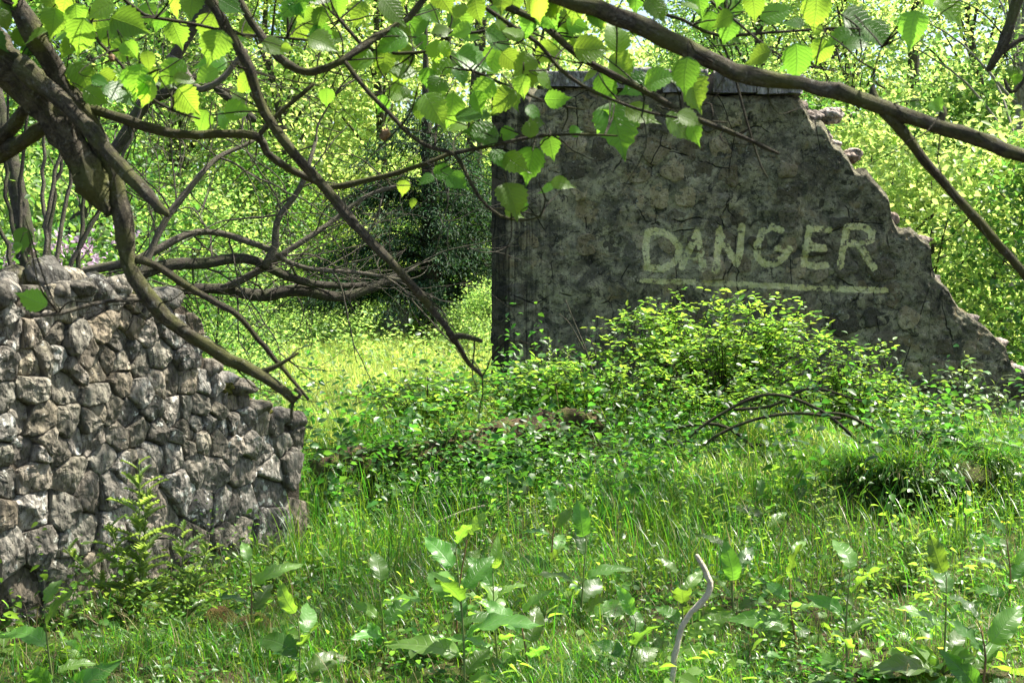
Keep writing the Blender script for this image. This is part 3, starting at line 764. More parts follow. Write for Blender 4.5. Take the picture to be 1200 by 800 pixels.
br([(530, -35, 3.1, 3.5), (552, -2, 3.1, 3.3), (587, 23, 3.1, 3.2), (630, 53, 3.1, 3), (650, 75, 3.1, 3), (668, 90, 3.1, 2.8), (700, 110, 3.1, 2.4), (747, 127, 3.1, 2), (800, 137, 3.1, 1.6), (850, 142, 3.1, 1.2)], sides=7)
br([(540, -30, 3.0, 5.5), (580, 0, 3.0, 5.2), (633, 27, 3.0, 5), (683, 70, 3.0, 4.8), (733, 97, 3.0, 4.6), (800, 130, 3.0, 4.3), (850, 150, 3.0, 3.8), (885, 165, 3.0, 3), (915, 178, 3.0, 2)], sides=9)
br([(400, 22, 3.3, 3), (435, 60, 3.3, 2.6), (500, 61, 3.3, 2.4), (522, 42, 3.3, 2.2), (560, 37, 3.3, 2), (600, 30, 3.3, 1.8), (640, 45, 3.3, 1.5)], sides=6)
br([(555, 83, 3.2, 2), (590, 100, 3.2, 2), (640, 118, 3.2, 1.6), (683, 127, 3.2, 1.2)], sides=6)
br([(812, -15, 3.1, 1.8), (833, 0, 3.1, 1.8), (867, 30, 3.1, 1.8), (900, 57, 3.1, 1.7), (933, 75, 3.1, 1.4), (980, 86, 3.1, 1)], sides=6)
br([(770, 15, 3.2, 2.4), (800, 21, 3.2, 2.4), (843, 40, 3.2, 2.4), (913, 38, 3.2, 2), (960, 36, 3.2, 1.8), (1007, 33, 3.2, 1.3)], sides=6)
br([(843, 40, 3.2, 2), (857, 75, 3.2, 1.8), (870, 120, 3.2, 1.7), (884, 165, 3.2, 1.5), (893, 193, 3.2, 1.3), (901, 207, 3.2, 1)], sides=6)
br([(172, 352, 3.42, 3), (140, 354, 3.35, 3), (105, 359, 3.3, 3), (70, 368, 3.25, 3.2), (35, 371, 3.2, 3)], sides=7, mat='twig')
br([(160, 305, 3.42, 6), (182, 312, 3.45, 5.5), (230, 340, 3.5, 5), (273, 364, 3.5, 4.5), (300, 395, 3.55, 4), (330, 432, 3.6, 3.5), (363, 470, 3.6, 2)], sides=8)
br([(300, 437, 3.5, 4), (325, 428, 3.5, 3.5), (350, 413, 3.5, 2)], sides=7)
br([(345, 455, 3.5, 3), (352, 462, 3.5, 3), (343, 472, 3.5, 2.5), (341, 490, 3.5, 2)], sides=6)
br([(105, 25, 3.3, 3), (115, 50, 3.3, 2.5), (140, 75, 3.3, 2.4), (170, 110, 3.3, 2.2), (200, 128, 3.3, 1.8), (232, 137, 3.3, 1.5)], sides=6)
br([(135, -10, 3.3, 2.6), (170, 18, 3.35, 2.4), (235, 30, 3.4, 2.2), (300, 45, 3.4, 2), (370, 50, 3.4, 1.6)], sides=6)
# upper bough
br([(120, -330, 2.9, 30), (400, -150, 2.8, 20), (560, -50, 2.8, 14), (640, -10, 2.8, 12.5), (700, 10, 2.8, 12.5), (760, 35, 2.8, 12), (800, 56, 2.8, 12.5), (860, 83, 2.8, 11.5), (920, 97, 2.8, 11), (980, 108, 2.8, 11), (1030, 126, 2.8, 13), (1080, 138, 2.8, 10.5), (1130, 157, 2.8, 11), (1200, 183, 2.8, 9.5), (1290, 205, 2.8, 9), (1400, 250, 2.8, 5)], sides=14, rough=.07, knots=.1)
br([(1035, 132, 2.8, 9), (1060, 155, 2.82, 8), (1085, 190, 2.85, 7), (1115, 227, 2.9, 6.5), (1150, 265, 2.95, 6.5), (1200, 320, 3.0, 6), (1250, 380, 3.05, 4)], sides=10)
br([(1025, 122, 2.8, 6), (1022, 110, 2.8, 5), (1023, 100, 2.8, 2)], sides=8); br([(1100, 142, 2.8, 6), (1106, 130, 2.8, 5), (1104, 122, 2.8, 3)], sides=8)
br([(1205, -40, 4.2, 9), (1192, 0, 4.2, 8), (1177, 45, 4.2, 7), (1158, 82, 4.2, 5)], sides=9)
br([(1174, 62, 4.2, 4), (1195, 48, 4.2, 3), (1225, 40, 4.2, 3)], sides=7); br([(1177, 93, 4.2, 2), (1184, 108, 4.2, 3), (1196, 100, 4.2, 3), (1215, 70, 4.2, 3)], sides=7)
br([(1038, 105, 2.8, 1.5), (1024, 95, 2.8, 1.4), (1030, 70, 2.8, 1.3), (1036, 55, 2.8, 1)], sides=5)
# connections of the drooping limbs above the frame
for a in [((215, -60, 3.1, 8), (60, -190, 3.15, 14), (-200, -240, 3.2, 22), (-420, -260, 3.1, 30)), ((265, -30, 3.2, 6), (200, -110, 3.1, 9), (60, -190, 3.1, 12)),
          ((540, -30, 3.0, 5.5), (470, -70, 2.95, 8), (380, -155, 2.85, 10)), ((530, -35, 3.1, 3.5), (480, -75, 3.0, 6), (420, -140, 2.85, 8)), ((-60, -70, 3.3, 17), (-140, -130, 3.25, 20), (-260, -160, 3.25, 22))]:
    br(list(a), sides=8)
NV = len(SAMPLES)
SP = np.vstack([s[:, :3] for s in SAMPLES]); 
SPX = []
def proj(v):
    v = np.asarray(v) - EYE; f = np.array([0, math.cos(PITCH), -math.sin(PITCH)]); u = np.array([0, math.sin(PITCH), math.cos(PITCH)])
    d = v @ f; return 600 + F * v[..., 0] / d, 400 - F * (v @ u) / d, d
LEAVES = [(62,25,42,100),(90,20,38,80),(95,42,44,110),(150,28,38,20),(205,12,24,90),(95,90,44,60),(112,112,34,30),(140,108,38,20),(125,50,16,90),(152,58,26,60),(172,70,30,90),(178,88,26,80),(192,93,30,20),(220,118,36,50),(238,142,30,120),(263,141,26,60),(278,130,34,-10),
 (25,45,26,80),(30,62,22,120),(5,22,26,60),(118,12,34,140),(60,-2,36,70),(10,5,30,80),(38,350,42,200),(28,280,26,90),(20,290,18,120),
 (420,15,34,120),(460,10,36,60),(485,30,42,150),(460,48,36,170),(493,50,28,60),(420,70,34,170),(448,74,28,100),(473,82,34,0),(518,37,30,0),(540,36,34,160),(552,40,30,20),(523,57,28,70),(585,45,38,30),(555,70,42,15),(580,72,38,100),(540,88,30,60),(565,105,40,140),(600,112,44,60),(590,117,36,150),
 (510,125,40,60),(528,128,36,100),(555,133,44,0),(537,147,24,180),(565,155,38,180),(596,157,26,0),(622,150,30,-90),(652,115,28,0),(675,153,20,0),(585,185,34,60),(605,190,34,40),(620,192,40,95),(645,172,36,70),(520,200,28,0),(500,210,24,160),(535,212,28,40),(473,220,22,100),(484,238,15,90),(600,232,46,70),(658,214,30,0),(641,218,20,170),(602,250,24,20),(612,242,20,170),
 (630,10,34,80),(643,22,38,50),(632,80,38,10),(615,75,34,150),(692,55,40,0),(722,42,40,-90),(730,80,40,30),(690,88,24,160),(712,100,38,60),(725,148,58,78),(708,142,34,110),(752,132,40,20),(772,92,44,-20),(797,90,34,20),(797,145,40,40),
 (805,88,44,90),(815,108,40,60),(812,153,40,50),(808,138,34,20),(855,30,38,60),(830,27,38,110),(910,14,36,-20),(888,65,42,165),(933,72,38,90),(962,60,34,95),(955,14,42,90),(1012,26,58,25),(1028,40,52,50),(1003,50,38,0),(982,42,30,170),(1070,30,50,110),(1113,8,52,45),(1090,-6,36,70),(860,-4,34,60),(882,8,36,90),(842,-8,34,110),
 (700,20,34,60),(676,8,36,100),(655,-2,34,60),(745,-6,36,80),(770,10,30,60),(1140,-10,40,60),(560,10,36,70),(600,-2,34,100),(520,0,34,60),(538,14,30,120),(395,8,30,80),(350,6,30,60),(372,20,26,110),(660,38,32,130),(600,70,34,50),(640,62,30,160),(500,90,26,90),(612,100,34,90),(560,120,30,60),(640,95,30,30)]
random.seed(11)
for q in range(44):
    LEAVES.append((random.uniform(430, 860), random.uniform(-45, 40) if q % 3 else random.uniform(40, 125), random.uniform(26, 40), random.uniform(0, 180)))
for q in range(60): LEAVES.append((random.uniform(-10, 400), random.uniform(-25, 125), random.uniform(24, 38), random.uniform(0, 180)))
twigs = []; nl = 0; in_px = proj(SP)
for (px, py, L, ang) in LEAVES:
    if 640 < px < 900 and py > 100 and (px, py, L, ang) in LEAVES[-104:]: continue
    dd = np.hypot(in_px[0] - px, in_px[1] - py); k = int(np.argmin(dd)); base_d = float(in_px[2][k]) + random.uniform(-.15, .2)
    a = R(ang + random.uniform(-8, 8)); u = np.array([0, math.sin(PITCH), math.cos(PITCH)])
    dvec = np.array([math.cos(a), 0, 0]) - u * math.sin(a) + np.array([0, 1, 0]) * random.uniform(-.45, .35); dvec = unit(dvec)
    size = L * random.uniform(.75, 1.12) / F * base_d
    centre = P(px, py, base_d); b0 = centre - dvec * size * .5
    nrm = unit(np.array([random.uniform(-.35, .5), -1 + random.uniform(-.2, .5), random.uniform(.0, .9)]))
    leaf_obj(HAZEL, b0, dvec, nrm, size, troot); nl += 1
    anchor = SP[k]; ln = np.linalg.norm(anchor - b0)
    mid = (anchor + b0) / 2 + np.array([0, 0, .04 * ln]) + rng.normal(size=3) * .05 * ln
    back = b0 - dvec * min(.03, ln * .3)
    s = spline([anchor, mid, back, b0], .012 + ln * .05); twigs.append(tube(s, np.linspace(.0022 + .002 * min(ln, 1), .0008, len(s)), 5))
vis = np.where((in_px[0] > 0) & (in_px[0] < 1200) & (in_px[1] > -20) & (in_px[1] < 480))[0]
for q in range(95):
    k = int(random.choice(vis)); p_ = SP[k].copy(); d = unit(np.array([random.gauss(.2, .7), random.gauss(0, .35), random.gauss(0, .7)])); pts = [p_]; n_ = random.randint(5, 13)
    for _ in range(n_): d = unit(d + rng.normal(size=3) * .22); pts.append(pts[-1] + d * .022)
    twigs.append(tube(np.array(pts), np.linspace(.0022, .0007, len(pts)), 4))
    if in_px[1][k] < 140 and q % 2 and not 700 < in_px[0][k] < 1000:
        for e_ in (pts[-1], pts[-3]):
            leaf_obj(HAZEL, e_, d + rng.normal(size=3) * .5, unit(np.array([random.uniform(-.4, .4), -1, random.uniform(0, .9)])), random.uniform(.025, .055), troot)
obj('twig', join(twigs), M['bramble'], TR, troot, kind='stuff')
# husks of old catkins / nuts
for px, py, r_ in ((152, 62, 9), (452, 157, 9), (824, 29, 7), (131, 68, 6)):
    c = P(px, py, 3.25); obj('nut_husk', boulder(c, (r_ * 2.2 / F, r_ * 2.2 / F, r_ * 2.6 / F), px, rough=1.6, facets=12), M['dry'], c, troot)
# unseen crown added above the frame to dapple the ground; gaps cut for sun
cl = []
for q in range(300):
    x = random.uniform(-4, 6.5); y = random.uniform(2.5, 11.5); z = 2.75 + .2 * y + random.uniform(0, 2.2) + .1 * max(0, -x)
    if noise.noise(Vector((x * .75, y * .75, 3.3))) < -.02 or ((x - 2.5) / 1.4) ** 2 + ((y - 6.7) / .9) ** 2 < 1 or ((x + .3) / .8) ** 2 + ((y - 7.7) / .7) ** 2 < 1: continue  # clumps skipped so that sun reaches the stick, docks and low wall
    if (x > -.8 and y > 9.8 and random.random() < .6) or (y < 5 and random.random() < .75): continue
    cl.append((x, y, z))
cl = np.array(cl)
LP = []
for c in cl:
    n_ = random.randint(55, 120); LP.append(c + rng.normal(size=(n_, 3)) * [.26, .26, .15])
LP = np.vstack(LP); LP = LP[LP[:, 2] > 2.15 + .2 * LP[:, 1]]
nn = dirs(len(LP)); nn[:, 2] = np.abs(nn[:, 2]) + .5
obj('foliage', cloud(LP, dirs(len(LP), -.1), nn, rng.uniform(.06, .10, len(LP)), T4), M['leaf_shrub'], TR, troot, kind='stuff')
hb = []
for k in range(0, len(cl), 4):
    c = cl[k]; st = np.array([TR[0] + .1, TR[1] + .2, 3.2 + .3 * (k % 5) / 5]); m_ = (st + c) / 2 + [0, 0, .5]
    s = spline([st, m_, c], .25); hb.append(tube(s, np.linspace(.04, .006, len(s)), 5))
obj('limb', join(hb), M['bark'], TR, troot, kind='stuff')

# ------------------------------------------------------------------ woodland behind
def tree_parts(height, crown_lo, rad, nclump, per, leaf, trunk_r, seed, spread=.34, tmpl=T2, flat=.7, low=False):
    r_ = np.random.default_rng(seed)
    tp = np.array([[0, 0, -.3, trunk_r * 1.25], [.02, 0, .4, trunk_r], [r_.uniform(-.2, .2), r_.uniform(-.2, .2), height * .4, trunk_r * .8], [r_.uniform(-.3, .3), r_.uniform(-.3, .3), height * .75, trunk_r * .45], [0, 0, height * .95, trunk_r * .12]])
    s = spline(tp, .3); trunk = tube(s[:, :3], s[:, 3], 10, .05, seed)
    C = []; limbs = []
    for k in range(nclump):
        th = r_.uniform(0, 2 * math.pi); t = r_.uniform(0, 1)
        z = crown_lo + (height - crown_lo) * t
        env = rad * math.sin(math.pi * (.12 + .83 * t) ** (.75)) + .15
        rr = env * math.sqrt(r_.uniform(.12, 1)) * r_.uniform(.8, 1.12)
        c = np.array([rr * math.cos(th), rr * math.sin(th), z]); C.append(c)
        if k % 5 == 0:
            b = s[int(np.clip((z * .75) / height, .08, .9) * (len(s) - 1)), :3]
            q = spline([b, (b + c) / 2 + [0, 0, .15 * rr], c], .35); limbs.append(tube(q, np.linspace(trunk_r * .3, .008, len(q)), 5))
    Pp = []
    for c in C:
        Pp.append(c + r_.normal(size=(int(per * r_.uniform(.5, 1.5)), 3)) * [spread, spread, spread * flat])
    Pp = np.vstack(Pp); Pp = Pp[Pp[:, 2] > .05]; n_ = len(Pp)
    nn = unit(r_.normal(size=(n_, 3))); nn[:, 2] = np.abs(nn[:, 2]) + .4
    d = unit(r_.normal(size=(n_, 3)) * [1, 1, .6] + [0, 0, -.25])
    return trunk, join(limbs), cloud(Pp, d, nn, r_.uniform(.7, 1.3, n_) * leaf, tmpl)

class Proto:
    def __init__(s, parts, mats, names, kinds):
        s.me = [npmesh(nm, g_[0], g_[1], M[mt], g_[2] if len(g_) > 2 else None) for g_, mt, nm in zip(parts, mats, names)]
        s.names, s.kinds = names, kinds
    def place(s, name, loc, rot, scale, label, cat, group=None):
        r_ = thing(name, loc, label, cat, group); r_.rotation_euler = (0, 0, rot); r_.scale = (scale,) * 3 if np.isscalar(scale) else scale
        for me, nm, kd in zip(s.me, s.names, s.kinds):
            o = bpy.data.objects.new(nm, me); COL.objects.link(o); o.parent = r_
            if kd: o['kind'] = kd
        return r_
NAMES3 = ['trunk', 'limb', 'crown']; K3 = [None, 'stuff', 'stuff']
TA = Proto(tree_parts(8.5, .6, 2.6, 150, 150, .10, .13, 1), ['bark_dark', 'bark_dark', 'leaf_wood'], NAMES3, K3)
TE = Proto(tree_parts(6.5, .5, 2.4, 80, 120, .10, .10, 11), ['bark_dark', 'bark_dark', 'leaf_bright'], NAMES3, K3)
SE = Proto(tree_parts(2.2, .1, 1.3, 45, 90, .08, .03, 15, .26), ['bark_dark', 'bark_dark', 'leaf_bright'], ['stem', 'twig', 'foliage'], K3)
TB = Proto(tree_parts(10, 1.6, 3.0, 150, 150, .105, .20, 2), ['bark_dark', 'bark_dark', 'leaf_wood'], NAMES3, K3)
TC = Proto(tree_parts(11, 2.2, 3.0, 140, 150, .105, .24, 3), ['bark_dark', 'bark_dark', 'leaf_wood_dark'], NAMES3, K3)
TD = Proto(tree_parts(9, 2.4, 2.0, 70, 90, .09, .10, 4), ['birch', 'birch', 'leaf_wood'], NAMES3, K3)
SA = Proto(tree_parts(2.2, .1, 1.3, 60, 100, .075, .03, 5, .26), ['bark_dark', 'bark_dark', 'leaf_wood'], ['stem', 'twig', 'foliage'], K3)
SB = Proto(tree_parts(2.6, .1, 1.2, 60, 100, .07, .03, 6, .25), ['bark_dark', 'bark_dark', 'leaf_wood_dark'], ['stem', 'twig', 'foliage'], K3)

def at(px, d): 
    x = (px - 600) / F * d; return (x, d, float(H(x, d)))
trees = [ # px, distance, proto, scale, label
 (60, 24, TB, 1.0, 'green woodland tree behind the left end of the rubble wall'),
 (-60, 19, TC, .9, 'dark leaved tree at the far left edge behind the rubble wall'),
 (200, 27, TC, 1.0, 'dark leaved tree behind the tangle of dead boughs'),
 (330, 24, TE, 1.0, 'bright green tree rising behind the diagonal hanging branch'),
 (455, 26, TE, 1.1, 'bright yellow green tree left of the gable wall, nearest of its row'),
 (395, 34, TE, 1.9, 'tall pale green tree far behind the grassy opening'),
 (510, 29, TE, 1.2, 'bright thin tree just behind the conifer'),
 (545, 34, TE, 1.7, 'light green tree far behind the left edge of the gable wall'),
 (645, 24, TE, 1.0, 'tree rising behind the cap stones of the gable wall'),
 (830, 30, TC, .62, 'darker tree top seen above the middle cap stones'),
 (905, 27, TA, 1.0, 'sunlit tree behind the upper right corner of the gable wall'),
 (985, 23, TE, .95, 'sunlit tree directly right of the broken shoulder stones'),
 (1150, 26, TE, 1.15, 'large sunlit tree behind the slope of the broken gable'),
 (1230, 21, TE, .95, 'sunlit tree at the right edge behind the gable'),
 (960, 38, TC, .9, 'tall darker tree deep in the wood at the right'),
 (1240, 36, TB, 1.3, 'tall tree deep in the wood beyond the right edge'),
 (120, 40, TB, 1.3, 'tall tree deep in the wood at the left'),
 (290, 44, TC, 1.3, 'tall dark tree deep in the wood behind the bright tree'),
 (1178, 18.5, TD, .8, 'thin pale barked tree near the right edge'),
 (690, 44, TA, .6, 'farthest pale tree behind the gable wall'),
 (900, 46, TB, 1.0, 'farthest tree behind the right half of the gable wall')]
for k, (px, d, pr_, sc, lab) in enumerate(trees):
    pr_.place('woodland_tree', at(px, d), k * 1.37, sc, lab, 'tree', 'trees of the wood behind the ruin')
shrubs = [(30, 15, SA, 1.0, 'green shrub directly behind the left end of the rubble wall'), (130, 17, SB, 1.0, 'dark shrub behind the middle of the rubble wall'), (230, 19, SA, .9, 'shrub behind the step in the rubble wall'),
 (300, 22, SB, 1.0, 'dark shrub under the dead boughs'), (380, 25, SE, .9, 'bright shrub at the back of the opening'), (560, 23, SB, .9, 'dark shrub beside the left edge of the gable wall'),
 (572, 17, SA, .4, 'low shrub by the left foot of the gable wall'), (250, 14, SB, .5, 'low leafy bush beyond the low end of the rubble wall'), (440, 29, SB, 1.0, 'shrub at the foot of the far trees'),
 (1090, 17, SE, 1.1, 'sunlit shrub behind the lower gable slope'), (1180, 16, SE, 1.2, 'sunlit shrub nearest the right edge behind the gable'), (1240, 15, SB, 1.0, 'shrub at the right edge behind the low wall end'),
 (1020, 19, SE, 1.3, 'tall sunlit shrub behind the middle of the gable slope'), (960, 21, SB, 1.3, 'shrub behind the upper gable slope'), (1130, 21, SB, 1.4, 'darker tall shrub between the sunlit trees at the right')]
for k, (px, d, pr_, sc, lab) in enumerate(shrubs):
    pr_.place('woodland_shrub', at(px, d), k * 2.1, (sc, sc, sc * 1.0), lab, 'shrub', 'shrubs around the clearing')
# far wood that reads as one mass
n_ = 26000; th = rng.uniform(-.62, .62, n_); rr = rng.uniform(46, 58, n_); hz = rng.uniform(0, 1, n_) ** 1.0 * (5.5 + 2 * np.sin(th * 21) + 1.5 * np.sin(th * 47 + 1))
x_ = np.sin(th) * rr; y_ = np.cos(th) * rr; Pp = np.stack([x_, y_, H(x_, y_) + hz], -1) + rng.normal(size=(n_, 3)) * .4
nn = dirs(n_); nn[:, 2] = np.abs(nn[:, 2]) + .3
o = obj('far_woodland', cloud(Pp, dirs(n_, -.2), nn, rng.uniform(.3, .55, n_), T2), M['leaf_wood'], (0, 50, 0), kind='stuff'); tag(o, 'distant mass of green woodland closing the view', 'woodland')

# dark conifer with drooping sprays
c0 = np.array(at(500, 19)); yr = thing('conifer', c0, 'dark green conifer with low drooping sprays left of the gable wall', 'tree')
s = spline([[*c0 - [0, 0, .2], .14], [*c0 + [.05, 0, 1.2], .12], [*c0 + [0, 0, 3.2], .06], [*c0 + [0, 0, 4.3], .02]], .2); obj('trunk', tube(s[:, :3], s[:, 3], 10, .05), M['bark_dark'], c0, yr)
Pp, Dd, bl = [], [], []
for k in range(100):
    th = random.uniform(0, 6.28); z0 = random.uniform(.5, 3.2) if k % 3 else random.uniform(.5, 1.5); L = random.uniform(.9, 2.2) * (1.25 - z0 / 4.0)
    e = np.array([math.cos(th), math.sin(th), 0]); a = c0 + [0, 0, z0]; q = spline([a, a + e * L * .5 + [0, 0, .12], a + e * L + [0, 0, -.12 - .1 * random.random()]], .08); bl.append(tube(q, np.linspace(.018, .004, len(q)), 5))
    for p_ in q[3:]:
        m_ = 26; off = rng.normal(size=(m_, 3)) * [.13, .13, .035]; off[:, 2] -= .35 * np.abs(rng.normal(size=m_)) * .13; Pp.append(p_ + off); Dd.append(unit(e * .8 + rng.normal(size=(m_, 3)) * .6 + [0, 0, -.35]))
obj('branch', join(bl), M['bark_dark'], c0, yr, kind='stuff')
Pp = np.vstack(Pp); Dd = np.vstack(Dd); nn = dirs(len(Pp)) * .5 + [0, 0, 1]
obj('foliage', cloud(Pp, Dd, nn, rng.uniform(.05, .09, len(Pp)), T2, np.full(len(Pp), .42)), M['leaf_yew'], c0, yr, kind='stuff')

# rhododendron with pink flowers behind the wall
c0 = np.array(at(65, 12.5)); rr_ = thing('rhododendron', c0, 'flowering shrub with pale pink blossom behind the rubble wall top', 'shrub')
Pp = c0 + rng.normal(size=(5200, 3)) * [.42, .4, .42] + [0, 0, .95]; nn = dirs(len(Pp), .5); obj('foliage', cloud(Pp, dirs(len(Pp)), nn, .075, T3), M['leaf_wood_dark'], c0, rr_, kind='stuff')
Pp = []
for k in range(24):
    c = c0 + [random.gauss(0, .36), random.uniform(-.6, -.2), random.uniform(1.0, 1.6)]; Pp.append(c + rng.normal(size=(40, 3)) * .045)
Pp = np.vstack(Pp); obj('blossom', cloud(Pp, dirs(len(Pp)), dirs(len(Pp)), .045, T4), M['pink'], c0, rr_, kind='stuff')
s = [tube(spline([c0, c0 + [random.uniform(-.3, .3), 0, .6], c0 + [random.uniform(-.6, .6), random.uniform(-.2, .2), 1.3]], .1), .015, 5) for _ in range(7)]; obj('stem', join(s), M['bark_dark'], c0, rr_, kind='stuff')

# stump and far trunks
def stump(px, py, d, r_, h, lab, mat='birch', lean=.1):
    x = (px - 600) / F * d; z = float(H(x, d)); c = np.array([x, d, z]); q = spline([[*c - [0, 0, .2], r_ * 1.3], [*c + [0, 0, .1], r_ * 1.1], [*c + [lean * .5, 0, h * .6], r_ * .9], [*c + [lean, 0, h], r_ * .6]], .05)
    o = obj('tree_stump', tube(q[:, :3], q[:, 3], 18, .14, px), M[mat], c); tag(o, lab, 'stump')
stump(458, 350, 19, .22, .55, 'broken grey tree stump among the undergrowth under the conifer'); stump(490, 345, 20.5, .14, .5, 'small upright grey stump right of the broken stump', 'bark_dark', .0)
for k, (px, d, h, r_, lab) in enumerate([(508, 22, 1.1, .10, 'short grey trunk standing below the conifer'), (548, 24, 5.0, .16, 'brown tree trunk close to the left edge of the gable wall'), (18, 12, 3, .09, 'pale trunk behind the left end of the rubble wall'),
        (1190, 20, 5, .12, 'pale grey trunk among the leaves at the right edge'), (1060, 24, 8, .11, 'thin trunk in the leaves right of the gable wall')]):
    c = np.array(at(px, d)); q = spline([[*c - [0, 0, .2], r_ * 1.2], [*c + [.1, 0, h * .5], r_ * .9], [*c + [.25 * math.sin(k * 2), .1, h], r_ * .6]], .2)
    t_ = thing('bare_tree', c, lab, 'tree'); obj('trunk', tube(q[:, :3], q[:, 3], 12, .07, k), M['birch' if k in (0, 3) else 'bark_dark'], c, t_)

# ------------------------------------------------------------------ dead boughs and twig tangle
def tangle(root, main, seed, ntw, depth_j=.5, r0=5, spread=60, mat='twig', up=-.2):
    rr = random.Random(seed); q = [np.append(P(a, b, d), r_ * d / F) for a, b, d, r_ in main]; s = spline(q, .06)
    s[:, :3] += np.array([[noise.noise(Vector(v[:3]) * 3 + Vector((k_ + seed, 0, 0))) for k_ in (0, 9, 19)] for v in s]) * .03
    obj('bough', tube(s[:, :3], s[:, 3], 8, .08, seed, .15), M['bark_dark' if seed % 2 else mat], q[0][:3], root)
    tw = []
    def grow(p, d, L, r_, lvl):
        n = max(4, int(L / .06)); pts = [p]; dd = np.array(d)
        curl = np.array([rr.uniform(-1, 1), rr.uniform(-1, 1), rr.uniform(-1, 1)]) * .10
        for i_ in range(n):
            dd = unit(dd + curl + np.array([rr.gauss(0, .13), rr.gauss(0, .13), rr.gauss(0, .13)])); pts.append(pts[-1] + dd * L / n)
            if lvl < 2 and rr.random() < .20:
                nd = unit(dd + np.array([rr.gauss(0, .8), rr.gauss(0, .5), rr.gauss(0, .8)])); grow(pts[-1], nd, L * rr.uniform(.35, .7), r_ * .6, lvl + 1)
        tw.append(tube(np.array(pts), np.linspace(r_, r_ * .35, len(pts)), 5, .05))
    for k in range(ntw):
        i_ = rr.randrange(2, len(s) - 1); tan = unit(s[i_, :3] - s[i_ - 1, :3])
        d = unit(tan * rr.uniform(.0, 1) + np.array([rr.gauss(0, .7), rr.gauss(0, .4), rr.gauss(up, .6)])); grow(s[i_, :3], d, rr.uniform(.35, 1.1), rr.uniform(.004, .009), 0)
    obj('twig', join(tw), M[mat], q[0][:3], root, kind='stuff')
dr = thing('dead_branches', P(120, 345, 9.2) * [1, 1, 0] + [0, 0, .2], 'tangle of bare grey brown boughs and twigs reaching right over the rubble wall', 'branches')
tangle(dr, [(40, 345, 9.0, 9), (130, 330, 9.2, 8), (200, 310, 9.4, 7), (240, 308, 9.5, 7), (290, 305, 9.6, 6), (330, 318, 9.8, 5), (380, 335, 10, 4), (430, 332, 10.2, 3)], 1, 15)
tangle(dr, [(40, 350, 9.4, 8), (150, 345, 9.6, 7), (240, 335, 9.8, 6), (300, 345, 9.9, 7), (350, 340, 10, 7), (400, 346, 10.2, 6), (440, 335, 10.3, 5), (470, 322, 10.4, 3)], 3, 15)
tangle(dr, [(60, 330, 9.2, 5), (170, 300, 9.3, 5), (235, 272, 9.5, 4), (300, 285, 9.6, 4), (345, 310, 9.7, 3), (420, 318, 9.9, 2.5), (480, 330, 10, 2)], 4, 20)
tangle(dr, [(150, 345, 9.0, 4), (180, 290, 9.1, 4), (215, 230, 9.2, 4), (250, 190, 9.3, 3), (300, 160, 9.5, 2)], 6, 12, up=.1)
tangle(dr, [(310, 310, 9.6, 5), (322, 285, 9.6, 5), (325, 262, 9.6, 4), (345, 230, 9.6, 3.5), (358, 200, 9.6, 3), (370, 160, 9.7, 2)], 8, 10, up=.1)
tangle(dr, [(260, 340, 9.8, 5), (330, 300, 9.8, 4), (385, 262, 9.9, 3), (430, 230, 10, 2.5), (480, 215, 10, 2)], 10, 12, up=.1)
sr = thing('bare_sapling', P(60, 345, 8.6) * [1, 1, 0], 'clump of thin upright bare stems behind the rubble wall at the left', 'sapling')
for k, (a, b, c) in enumerate([(35, 340, -20), (45, 338, 60), (50, 340, 62), (60, 342, 80), (30, 345, 8), (70, 340, 150), (90, 338, 96), (64, 338, 30), (18, 340, -30)]):
    d = 8.2 + .12 * k; q = [np.append(P(a, 420, d), 3.4 * d / F), np.append(P(a + 2, 340, d), 3.2 * d / F), np.append(P((a * .4 + c * .6) + 6, 230, d + .1), 2.6 * d / F), np.append(P(c + 30, 90, d + .2), 1.4 * d / F)]
    s = spline(q, .08); s[:, :3] += rng.normal(size=(len(s), 3)) * .006; obj('stem', tube(s[:, :3], s[:, 3], 6, .05, k), M['twig' if k % 2 else 'bark_dark'], q[0][:3], sr)
ft = thing('leaning_trunk', P(140, 130, 14) * [1, 1, 0] + [0, 0, .4], 'leaning brown trunk with side boughs in the wood at the upper left', 'tree')
tangle(ft, [(60, 330, 14, 9), (110, 220, 14, 8), (170, 120, 14, 7.5), (215, 50, 14, 7), (270, -40, 14, 6)], 21, 30)
tangle(ft, [(170, 120, 14, 7), (240, 90, 14, 6), (262, 110, 14, 5), (300, 140, 14, 4)], 23, 10)
tangle(ft, [(200, 70, 14, 6), (215, 80, 13.8, 5), (240, 105, 13.5, 4), (290, 60, 13.5, 3)], 24, 14)

